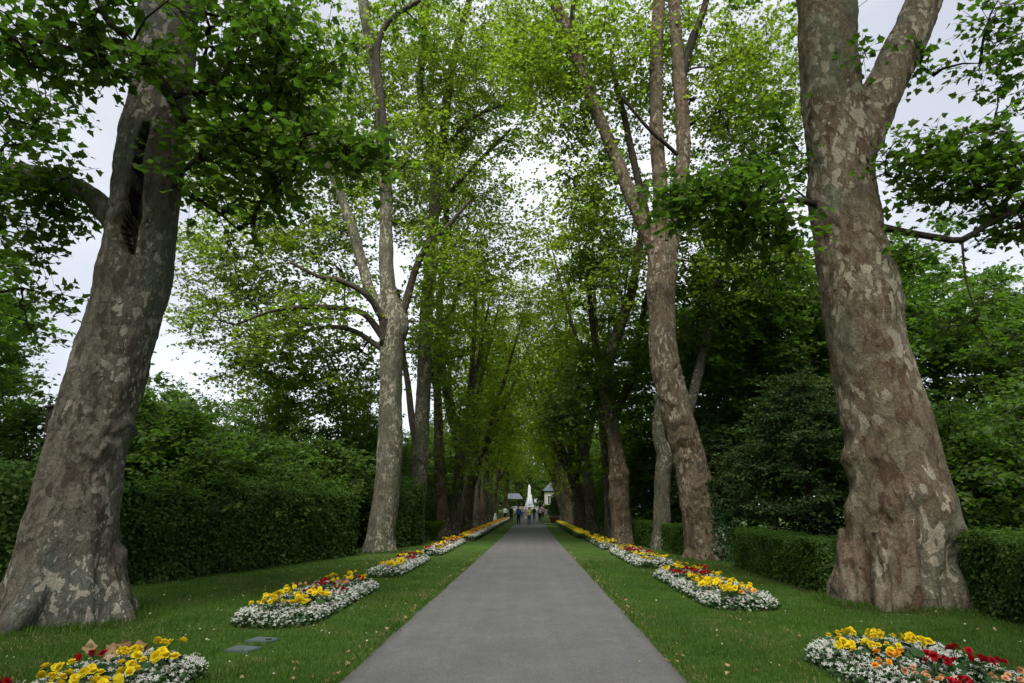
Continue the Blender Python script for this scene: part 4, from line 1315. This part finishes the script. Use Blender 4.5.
hedge('hedge', [(6.9, 4.5), (7.25, 8.0), (7.72, 10.6)], 1.2, 1.15, 26000, .055, 'leaf_hedge', 'low dark hedge running out of the picture at the right edge', 'hedges', .16)


def leafy_mass(name, seed, trunk_h, puffs, n_tw, m_lf, tl, leaf, mat, tmpl=T_DIA, rad=.16, cat='tree', flat=.55):
    r = np.random.default_rng(seed)
    root = empty(name, (0, 0, -70), 'x', cat)
    stems = []
    for k in range(3 if trunk_h < 3 else 1):
        a = r.random() * 6.28
        ln = .5 if trunk_h < 3 else .3
        stems.append(smooth_path([(math.cos(a) * .1, math.sin(a) * .1, -.2), (math.cos(a) * ln * .4, math.sin(a) * ln * .4, trunk_h * .4), (math.cos(a) * ln, math.sin(a) * ln, trunk_h), (math.cos(a) * ln * 1.5, math.sin(a) * ln * 1.5, trunk_h * 1.7)], [rad, rad * .85, rad * .6, rad * .15], .3))
    m = MB()
    for a, b in stems: m.tube(a, b, 10)
    link('trunk', m.mesh('trunk', ['bark_dark'], True), root)
    cl = np.concatenate([ellipsoid_pts(c, rr, k, r, .38) for c, rr, k in puffs])
    cl = cl[cl[:, 2] > .25]
    bm, LV, LF = tree_mesh(stems, cl, r, leaf, tmpl, n_tw, m_lf, tl, .2, 5, flat=flat)
    link('branches', np_mesh('branches', np.concatenate(bm.V), bm.F, ['bark_dark'], None, True), root)
    link('crown', np_mesh('crown', LV, LF, [mat]), root)
    return root


WOOD = [leafy_mass('broadleaf_tree', 201, 6, [((0, 0, 8), (4.2, 4.2, 5), 170), ((.5, 0, 3.5), (3, 3, 2.6), 60)], 9, 9, .8, .21, 'leaf_wood', rad=.24),
        leafy_mass('broadleaf_tree', 202, 5, [((0, 0, 6.5), (3.4, 3.4, 4.6), 130), ((1.2, .5, 9.5), (2, 2, 2.6), 40), ((-.8, -.6, 2.5), (2.6, 2.6, 2), 50)], 9, 9, .8, .19, 'leaf_plane', rad=.2),
        leafy_mass('shrub', 203, 1.6, [((0, 0, 1.9), (2.0, 2.0, 1.9), 120), ((.7, .3, 3.2), (1.1, 1.1, 1.1), 28)], 9, 9, .55, .13, 'leaf_wood', rad=.07, cat='shrub'),
        leafy_mass('shrub', 204, 1.4, [((0, 0, 1.5), (2.1, 2.1, 1.5), 110), ((-.9, .2, 2.4), (.9, .9, .9), 20)], 9, 9, .5, .12, 'leaf_privet', rad=.06, cat='shrub'),
        leafy_mass('conifer_shrub', 205, 3.5, [((0, 0, 2.6), (2.5, 2.5, 2.7), 170), ((.2, 0, 5), (1.4, 1.4, 1.6), 60)], 12, 12, .6, .10, 'needle', rad=.14, cat='shrub', flat=.35)]
GR = {0: 'dark trees of the wood', 1: 'green trees of the wood', 2: 'dark shrubs behind the hedges', 3: 'light shrubs behind the hedges', 4: 'yew shrubs behind the right hedge'}
wu = [False] * 5
# (variant, x, y, scale, label)
BL = 'behind the tall left hedge'; BR = 'in the wood right of the avenue'
WL = [(3, -9.6, 15.8, 1.0, 'light green shrub ' + BL), (3, -9.0, 19.2, 1.15, 'light green shrub ' + BL), (2, -10.6, 17.5, 1.25, 'dark shrub ' + BL), (3, -9.3, 21.5, 1.2, 'light green shrub ' + BL), (2, -8.4, 25, 1.2, 'dark shrub ' + BL), (3, -11.5, 24.5, 1.5, 'light green shrub ' + BL), (2, -12.8, 21, 1.3, 'dark shrub ' + BL), (2, -7.8, 29, 1.3, 'dark shrub ' + BL),
      (2, -14.6, 18.5, 1.2, 'dark shrub ' + BL), (3, -13, 15.5, 1.0, 'light green shrub ' + BL), (2, -8.2, 35, 1.4, 'dark shrub ' + BL), (3, -7.4, 41, 1.3, 'light green shrub ' + BL), (2, -7.6, 48, 1.3, 'dark shrub ' + BL), (3, -7.5, 56, 1.3, 'light green shrub ' + BL), (2, -7.2, 64, 1.3, 'dark shrub ' + BL), (2, -6.8, 73, 1.3, 'dark shrub ' + BL), (2, -6.8, 83, 1.4, 'dark shrub ' + BL),
      (1, -13.5, 32, .62, 'green broadleaf tree ' + BL), (0, -19, 33, .62, 'dark broadleaf tree ' + BL), (1, -24, 38, .78, 'green broadleaf tree ' + BL), (0, -11.5, 38, .75, 'dark broadleaf tree ' + BL), (0, -16, 13.2, .78, 'dark broadleaf tree ' + BL), (1, -19.5, 16.5, 1.0, 'green broadleaf tree ' + BL), (0, -23, 22, .9, 'dark broadleaf tree ' + BL), (1, -29, 30, .9, 'green broadleaf tree ' + BL),
      (0, -12.5, 48, .7, 'dark broadleaf tree ' + BL), (1, -12.5, 57, .75, 'green broadleaf tree ' + BL), (0, -11.5, 68, .8, 'dark broadleaf tree ' + BL), (1, -10.5, 80, .85, 'green broadleaf tree ' + BL), (0, -9, 92, 1.2, 'dark broadleaf tree ' + BL), (0, -22, 48, .9, 'dark broadleaf tree ' + BL), (0, -30, 45, .9, 'dark broadleaf tree ' + BL), (1, -18.2, 25, .55, 'green broadleaf tree ' + BL),
      (4, 9.4, 21.5, 1.05, 'big dark yew shrub behind the low hedge on the right'), (4, 8.0, 27, .85, 'smaller dark yew shrub between the mossy trunk and the big yew'), (2, 12.6, 20.5, 1.4, 'dark shrub ' + BR), (2, 10.8, 15.5, 1.0, 'dark shrub ' + BR), (2, 14, 16, 1.35, 'dark shrub ' + BR), (2, 9.4, 12, .85, 'dark shrub ' + BR), (3, 12.6, 12.8, 1.1, 'light green shrub ' + BR),
      (2, 7.6, 33, 1.3, 'dark shrub ' + BR), (2, 7.0, 40, 1.3, 'dark shrub ' + BR), (2, 6.6, 49, 1.3, 'dark shrub ' + BR), (2, 6.4, 58, 1.3, 'dark shrub ' + BR), (2, 6.2, 69, 1.3, 'dark shrub ' + BR), (2, 6.2, 80, 1.3, 'dark shrub ' + BR),
      (0, 11, 29, 1.25, 'dark broadleaf tree ' + BR), (0, 15.5, 27, 1.15, 'dark broadleaf tree ' + BR), (1, 13, 37, 1.5, 'green broadleaf tree ' + BR), (0, 9.6, 38, 1.3, 'dark broadleaf tree ' + BR), (1, 18.5, 23.5, .92, 'green broadleaf tree ' + BR), (0, 20, 30, 1.2, 'dark broadleaf tree ' + BR), (1, 17.2, 17.5, .72, 'green broadleaf tree ' + BR), (0, 22, 20, .85, 'dark broadleaf tree ' + BR),
      (0, 19, 40, 1.5, 'dark broadleaf tree ' + BR), (0, 10.5, 48, .9, 'dark broadleaf tree ' + BR), (1, 10.5, 58, .9, 'green broadleaf tree ' + BR), (0, 9.5, 70, .9, 'dark broadleaf tree ' + BR), (1, 9.5, 82, .9, 'green broadleaf tree ' + BR), (0, 8.5, 94, 1.2, 'dark broadleaf tree ' + BR), (1, 26, 28, 1.1, 'green broadleaf tree ' + BR), (0, 15, 48, 1.5, 'dark broadleaf tree ' + BR)]
GE = 'closing the view beyond the fountain'
for x, y, s, v in ((-14, 150, 1.7, 0), (-6, 158, 1.6, 1), (-24, 150, 1.7, 1), (12, 160, 1.7, 0), (20, 150, 1.7, 1), (3, 172, 2.0, 0), (-10, 108, 1.3, 1), (10.5, 108, 1.2, 0), (-18, 120, 1.5, 0), (18, 120, 1.5, 1), (-6.8, 101, 1.0, 0), (8.6, 101, 1.0, 0), (-5.5, 142, 1.5, 0), (13, 135, 1.2, 0), (9, 166, 1.9, 1), (-13, 135, 1.3, 1), (-17, 156, 3, 2), (-11, 160, 3, 2), (-6, 157, 2.6, 2), (-1.2, 163, 3, 2), (3.4, 158, 2.4, 2), (13.5, 158, 3, 2), (19, 154, 3, 2), (-5.6, 134, 1.3, 2), (10.2, 140, 1.6, 2), (7.4, 138, 1.0, 2)):
    WL.append((v, x, y, s, ('dark broadleaf tree ', 'green broadleaf tree ', 'dark shrub ')[v] + GE))
for v, x, y, s, lab in WL:
    rz = random.uniform(0, 6.28); s2 = (s, s, s * random.uniform(.92, 1.08))
    grp = None if 'yew' in lab and 'big' in lab or 'smaller' in lab else lab.split(' ', 1)[0] + ' ' + {2: 'shrubs', 3: 'shrubs', 4: 'shrubs'}.get(v, 'trees') + ' ' + lab.split(' ', 2)[2]
    if not wu[v]:
        wu[v] = True; o = WOOD[v]; o.location = (x, y, ground_z(y)); o.rotation_euler = (0, 0, rz); o.scale = s2; o['label'] = lab
        if grp: o['group'] = grp
    else:
        copy_thing(WOOD[v], (x, y, ground_z(y)), rz, s2, lab, grp)

# ivy on the foot of the leaning right trunk
r = np.random.default_rng(5)
n = 1500
from mathutils.bvhtree import BVHTree
tm = [c for c in IVY_TREE.children if c.name.startswith('trunk')][0].data
off = np.array(IVY_TREE.location)
bvh = BVHTree.FromPolygons([v.co.copy() for v in tm.vertices], [tuple(p.vertices) for p in tm.polygons])
Pt = []; NN = []
while len(Pt) < n:
    u = r.random() ** .75                       # 0 at the foot
    zz = .03 + 2.5 * (1 - u) if r.random() < .5 else .03 + 1.6 * r.random()
    an = -.75 + r.normal() * (.42 - .09 * zz)
    ax = P(float(np.interp(zz, [0, 1.5, 3.1], [709, 701, 691])), 500, 20.6); ax[2] = zz
    o_ = ax + np.array((math.cos(an), math.sin(an), 0)) * 3
    hit = bvh.ray_cast(Vector(o_ - off), Vector((-math.cos(an), -math.sin(an), 0)))
    if hit[0] is None: continue
    nv = np.array(hit[1]); nv = nv if np.dot(nv, (math.cos(an), math.sin(an), 0)) > 0 else -nv
    Pt.append(np.array(hit[0]) + off + nv * (.02 + .05 * r.random())); NN.append(nv)
Pt = np.array(Pt); NN = np.array(NN) + runit(n, r) * .45
py_ = -Pt[:, 2]
b0 = np.array((6.0, 20.4, 0.))
iv = empty('ivy', b0, 'dark ivy climbing the foot of the leaning right trunk', 'ivy')
V, F = leaves(Pt - b0, NN, np.column_stack([r.normal(size=n), r.normal(size=n), -np.ones(n)]), .095 * (.6 + .7 * r.random(n)), T_MID)
link('foliage', np_mesh('foliage', V, F, ['leaf_ivy']), iv)
m = MB()
for k in range(6):
    idx = np.argsort(-py_)[k * 7::150][:10]
    m.tube((Pt - b0)[idx] - NN[idx] * .04, np.full(len(idx), .012), 5)
link('stem', m.mesh('stem', ['bark_dark'], True), iv)

# pale fern at the flaking trunk
r = np.random.default_rng(6)
fb = np.array((-5.0, 32.6, 0)); n = 420
a = r.random(n) * 6.28; u = r.random(n) ** .7
Pt = np.column_stack([np.cos(a) * .55 * u ** 1.4, np.sin(a) * .55 * u ** 1.4, 1.15 * u - .25 * u ** 3])
fr = empty('fern', fb, 'pale green fern clump at the foot of the flaking left trunk', 'fern')
V, F = leaves(Pt, runit(n, r) + (0, 0, 1), np.column_stack([np.cos(a + 1), np.sin(a + 1), .3 + 0 * a]) + runit(n, r) * .6, .16, T_OVAL)
link('fronds', np_mesh('fronds', V, F, ['leaf_plane_light']), fr)

# ------------------------------------------------------------------ nest box on the left trunk
c = P(58, 421, 9.8)
nb = empty('nest_box', c, 'dark brown nest box fixed to the left side of the thick left trunk', 'nest box', rz=.3)
m = MB(); m.box((0, 0, 0), (.26, .22, .42)); link('body', m.mesh('body', ['box_wood']), nb)
m = MB(); V = np.array([(-.17, -.15, .20), (.15, -.15, .27), (.15, .14, .27), (-.17, .14, .20)]); m.add(np.vstack([V, V + (0, 0, .035)]), [(3, 2, 1, 0), (4, 5, 6, 7), (0, 1, 5, 4), (1, 2, 6, 5), (2, 3, 7, 6), (3, 0, 4, 7)]); link('roof', m.mesh('roof', ['box_roof']), nb)
m = MB(); m.box((-.134, 0, .12), (.012, .05, .05)); link('metal_plate', m.mesh('metal_plate', ['bright_metal']), nb)

# ------------------------------------------------------------------ potted conifer, ornament
pt_ = np.array((2.62, 68.9, 0.))
pc = empty('potted_conifer', pt_, 'clipped cone conifer in a terracotta pot at the right path edge', 'potted plant')
m = MB(); m.lathe([(.30, 0), (.36, .05), (.46, .55), (.52, .56), (.53, .70), (.46, .70), (.44, .62)], 24); link('pot', m.mesh('pot', ['terracotta'], True), pc)
m = MB(); m.lathe([(.44, .60), (.1, .64)], 20); link('soil', m.mesh('soil', ['soil']), pc)
n = 5200; r = np.random.default_rng(8)
u = r.random(n) ** .75; a = r.random(n) * 6.28; rr = (.78 * (1 - u) + .06) * (.75 + .3 * r.random(n)) * np.minimum(1, .55 + u * 4)
Pt = np.column_stack([np.cos(a) * rr, np.sin(a) * rr, .7 + 2.3 * u]); NN = np.column_stack([np.cos(a), np.sin(a), .3 + 0 * a])
V, F = leaves(Pt, NN + runit(n, r) * .6, NN + runit(n, r) * .5 + (0, 0, .8), .10, T_DIA); link('foliage', np_mesh('foliage', V, F, ['needle']), pc)
m = MB(); m.tube([(0, 0, .6), (0, 0, 1.5), (0, 0, 2.8)], [.06, .045, .01], 8); link('stem', m.mesh('stem', ['bark_dark']), pc)

oc = at(497, 515.5)
ob = empty('garden_ornament', (-3.9, 70, 0), 'small white cone shaped stone ornament on the lawn by the left flower ribbon', 'ornament')
m = MB(); m.lathe([(.30, 0), (.30, .12), (.24, .16), (.22, .2)], 18); link('plinth', m.mesh('plinth', ['stone'], False), ob)
m = MB(); m.lathe([(.24, .20), (.21, .45), (.12, .85), (.14, .9), (.10, 1.0), (.02, 1.05)], 18); link('cone', m.mesh('cone', ['white_stone'], True), ob)

# ------------------------------------------------------------------ fountain and what stands round it
FY = 122.; gz = ground_z(FY)
fo = empty('fountain', (-.1, FY, gz), 'tall white fountain jet at the far end of the path', 'fountain')
m = MB(); m.lathe([(3.4, 0), (3.4, .5), (3.5, .52), (3.5, .62), (3.1, .62), (3.1, .3), (.2, .3)], 40); link('basin', m.mesh('basin', ['stone']), fo)
m = MB(); m.lathe([(3.08, .50), (.05, .505)], 40); link('pool', m.mesh('pool', ['pool']), fo)
r = np.random.default_rng(12)
m = MB()
for k in range(60):
    a = r.random() * 6.28; hgt = 4.3 * (1 - .75 * r.random() ** 1.3); s = .10 + .75 * r.random() ** 2 * (1.1 - hgt / 4.3) + .12 * r.random()
    pts = [(math.cos(a) * s * u_, math.sin(a) * s * u_, .5 + hgt * (1 - (1 - u_ / .62) ** 2) if u_ < .62 else .5 + hgt * (1 - ((u_ - .62) / .5) ** 2)) for u_ in np.linspace(0, 1.05, 12)]
    m.tube(pts, np.linspace(.03, .06, 12) * (.5 + .9 * r.random()), 5)
for k in range(1500):
    a = r.random() * 6.28; u_ = r.random() ** 1.3; s = (.08 + .85 * (1 - u_) ** 1.4) * r.random() ** .6
    m.ball((math.cos(a) * s, math.sin(a) * s, 6e-1 + 4.2 * u_), (.02 + .045 * r.random(),) * 3, 3)
link('water_jet', m.mesh('water_jet', ['water'], True), fo)

# pavilion behind the fountain
pb = empty('pavilion', (9.0, 152, ground_z(148)), 'pale pavilion with dark windows beyond the fountain', 'building')
m = MB(); m.box((0, 0, 2.2), (11, 6, 4.4)); link('wall', m.mesh('wall', ['wall_plaster']), pb)
m = MB(); V = np.array([(-6, -3.5, 4.4), (6, -3.5, 4.4), (6, 3.5, 4.4), (-6, 3.5, 4.4), (-4, 0, 6.4), (4, 0, 6.4)]); m.add(V, [(0, 1, 5, 4), (2, 3, 4, 5), (1, 2, 5), (3, 0, 4), (3, 2, 1, 0)]); link('roof', m.mesh('roof', ['roof_slate']), pb)
for k in range(5):
    m = MB(); m.box((-4.2 + 2.1 * k, -3.03, 2.3), (1.1, .1, 2.0)); wd = link('window', m.mesh('window', ['window_glass']), pb)
    m = MB()
    for dx, dz, sx, sz_ in ((-.58, 0, .06, 2.1), (.58, 0, .06, 2.1), (0, 1.05, 1.22, .06), (0, -1.05, 1.22, .06), (0, 0, .05, 2.0)): m.box((-4.2 + 2.1 * k + dx, -3.06, 2.3 + dz), (sx, .14, sz_))
    link('frame', m.mesh('frame', ['white_stone']), wd)
pk = empty('garden_shelter', (-3.4, 128, ground_z(128)), 'low garden shelter with blue grey roof left of the fountain', 'shelter')
m = MB()
for x in (-1.5, 1.5):
    for y in (-1, 1): m.box((x, y, 1.1), (.12, .12, 2.2))
link('posts', m.mesh('posts', ['box_wood']), pk)
m = MB(); V = np.array([(-2, -1.4, 2.2), (2, -1.4, 2.2), (2, 1.4, 2.2), (-2, 1.4, 2.2), (-1.2, 0, 3.3), (1.2, 0, 3.3)]); m.add(V, [(0, 1, 5, 4), (2, 3, 4, 5), (1, 2, 5), (3, 0, 4), (3, 2, 1, 0)]); link('roof', m.mesh('roof', ['roof_slate']), pk)
wl = empty('garden_wall', (4.4, 104, ground_z(104)), 'low pale garden wall right of the path end', 'wall')
m = MB(); m.box((0, 0, .3), (4.6, .35, .9)); link('wall', m.mesh('wall', ['stone']), wl)
m = MB(); m.box((0, 0, .79), (4.7, .45, .08)); link('coping', m.mesh('coping', ['white_stone']), wl)
hedge('shrub', [(2.6, 109), (6.5, 109.5)], 1.5, 1.2, 3000, .2, 'leaf_plane_light', 'yellow green clipped shrub behind the pale garden wall', None, .2, z0=ground_z(109), cat='shrub')


# ------------------------------------------------------------------ people
def person(loc, rz, sc, top, legs, hair, label, stride=.16, arm=.1, sleeve=True, bag=None, group=None):
    root = empty('person', loc, label, 'person', group, rz, sc)
    s = stride
    hipL, hipR = (-.095, 0, .92), (.095, 0, .92)
    knL, knR = (-.10, .45 * s + .03, .50), (.10, -.25 * s + .03, .50)
    anL, anR = (-.10, .8 * s, .09), (.10, -.9 * s, .12)
    shL, shR = (-.19, 0, 1.43), (.19, 0, 1.43)
    elL, elR = (-.25, -.06 - arm, 1.15), (.25, -.02 + arm, 1.15)
    wrL, wrR = (-.26, .04 - arm * .8, .91), (.26, .10 + arm, .92)

    def limbs(grow_, which):
        m = MB()
        if 'legs' in which:
            for h_, k_, a_ in ((hipL, knL, anL), (hipR, knR, anR)):
                m.tube([h_, ((h_[0] + k_[0]) / 2, (h_[1] + k_[1]) / 2 + .01, (h_[2] + k_[2]) / 2), k_, ((k_[0] + a_[0]) / 2, (k_[1] + a_[1]) / 2 - .02, (k_[2] + a_[2]) / 2), a_], np.array([.088, .082, .062, .058, .042]) + grow_, 10)
            m.ball((0, -.01, .93), np.array((.165, .115, .13)) + grow_)
        if 'torso' in which:
            m.ball((0, 0, 1.06), np.array((.15, .105, .17)) + grow_); m.ball((0, 0, 1.27), np.array((.175, .115, .21)) + grow_)
            m.tube([shL, (0, 0, 1.46), shR], np.array([.058, .068, .058]) + grow_, 10)
        if 'arms' in which:
            for a_, e_, w_ in ((shL, elL, wrL), (shR, elR, wrR)):
                m.tube([a_, e_, w_], np.array([.052, .043, .030]) + grow_, 8)
        return m
    b = limbs(0, ('legs', 'torso', 'arms'))
    b.tube([(0, -.005, 1.44), (0, .01, 1.54), (0, .015, 1.60)], [.065, .055, .055], 10)
    b.ball((0, .02, 1.635), (.076, .094, .115), 12); b.ball((0, .112, 1.625), (.014, .02, .022), 6); b.ball((-.077, .015, 1.63), (.013, .022, .03), 6); b.ball((.077, .015, 1.63), (.013, .022, .03), 6)
    for w_, sgn in ((wrL, -1), (wrR, 1)):
        w_ = np.array(w_); b.ball(w_ + (0, .012, -.05), (.018, .036, .05), 8)
        for q in range(4): b.tube([w_ + (0, -.012 + .016 * q, -.08), w_ + (-.006 * sgn, -.008 + .016 * q, -.125), w_ + (-.016 * sgn, -.004 + .015 * q, -.16 + .008 * abs(q - 1.5))], [.0095, .009, .008], 6)
        b.tube([w_ + (0, .03, -.035), w_ + (-.008 * sgn, .052, -.075), w_ + (-.012 * sgn, .055, -.10)], [.011, .010, .009], 6)
    for a_ in (anL, anR): b.ball((a_[0], a_[1] + .06, .045), (.042, .125, .042), 8)

    def fin(mb, vox, mat, nm):
        me, V, N = remesh(np.concatenate(mb.V), mb.F, vox, 3)
        me.name = nm; me.materials.append(MATS[mat]); me.polygons.foreach_set('use_smooth', np.ones(len(me.polygons), bool))
        return link(nm, me, root)
    fin(b, .014, 'skin', 'body')
    tr = limbs(.016, ('legs',)); fin(tr, .02, legs, 'trousers')
    tp = limbs(.022, ('torso',))
    for a_, e_, w_ in ((shL, elL, wrL), (shR, elR, wrR)):
        a_, e_, w_ = map(np.array, (a_, e_, w_)); tp.tube([a_, e_, e_ + (w_ - e_) * .85] if sleeve else [a_, a_ + (e_ - a_) * .45, a_ + (e_ - a_) * .75], [.075, .065, .052] if sleeve else [.075, .07, .068], 8)
    tp.ball((0, 0, .96), (.185, .135, .10))
    fin(tp, .02, top, 'jacket' if sleeve else 'shirt')
    h_ = MB(); h_.ball((0, .002, 1.665), (.087, .098, .098), 10); h_.ball((0, -.045, 1.62), (.078, .06, .085), 8); fin(h_, .016, hair, 'hair')
    sh = MB()
    for a_ in (anL, anR): sh.ball((a_[0], a_[1] + .055, .05), (.052, .14, .055), 8); sh.box((a_[0], a_[1] + .05, .012), (.085, .25, .024))
    fin(sh, .016, 'leather', 'shoes')
    if bag:
        m = MB(); m.box((0, -.19, 1.22), (.28, .13, .40)); link('backpack', m.mesh('backpack', [bag]), root)
    return root


person((-1.12, 61.5, 0), .05, 1.0, 'cloth_blue', 'cloth_black', 'hair_blond', 'person in blue jacket and black trousers walking away, left of the couple', .14, .06)
person((-.1, 61.2, 0), -.05, .96, 'cloth_lime', 'cloth_denim', 'hair_dark', 'person in pale lime shirt and dark jeans walking away, right of the couple', .12, .08, sleeve=False)
for x, y, rz, s, tp_, lg, hr, lab, bg_ in (
        (1.15, 73, .1, 1.02, 'cloth_grey', 'cloth_black', 'hair_dark', 'person in grey top with white backpack walking away ahead of the couple, far right', 'cloth_white'),
        (.55, 84, 3.0, .98, 'cloth_black', 'cloth_denim', 'hair_dark', 'person in black jacket coming towards the couple in the middle of the path', None),
        (-.6, 88, .2, .97, 'cloth_violet', 'cloth_beige', 'hair_grey', 'person in violet top and beige trousers far down the path', None),
        (-1.75, 86, 2.9, 1.0, 'cloth_rose', 'cloth_grey', 'hair_blond', 'person in rose top and grey trousers at the left path edge', None),
        (-2.3, 76, 3.3, 1.0, 'cloth_black', 'cloth_black', 'hair_grey', 'person all in black standing on the grass left of the path', None),
        (-3.3, 83, .3, 1.0, 'cloth_white', 'cloth_black', 'hair_dark', 'person in white top and black trousers beyond the left flower ribbon', None),
        (.0, 94, 3.1, 1.0, 'cloth_teal', 'cloth_grey', 'hair_grey', 'person in teal top before the fountain', None),
        (2.0, 97, 3.1, .97, 'cloth_rose', 'cloth_black', 'hair_dark', 'person in rose top and black trousers before the fountain', None),
        (-1.2, 97, 3.3, .99, 'cloth_beige', 'cloth_denim', 'hair_dark', 'person in beige top and jeans before the fountain', None)):
    person((x, y, ground_z(y)), rz, s, tp_, lg, hr, lab, .1, .07, True, bg_, 'strollers far down the path')
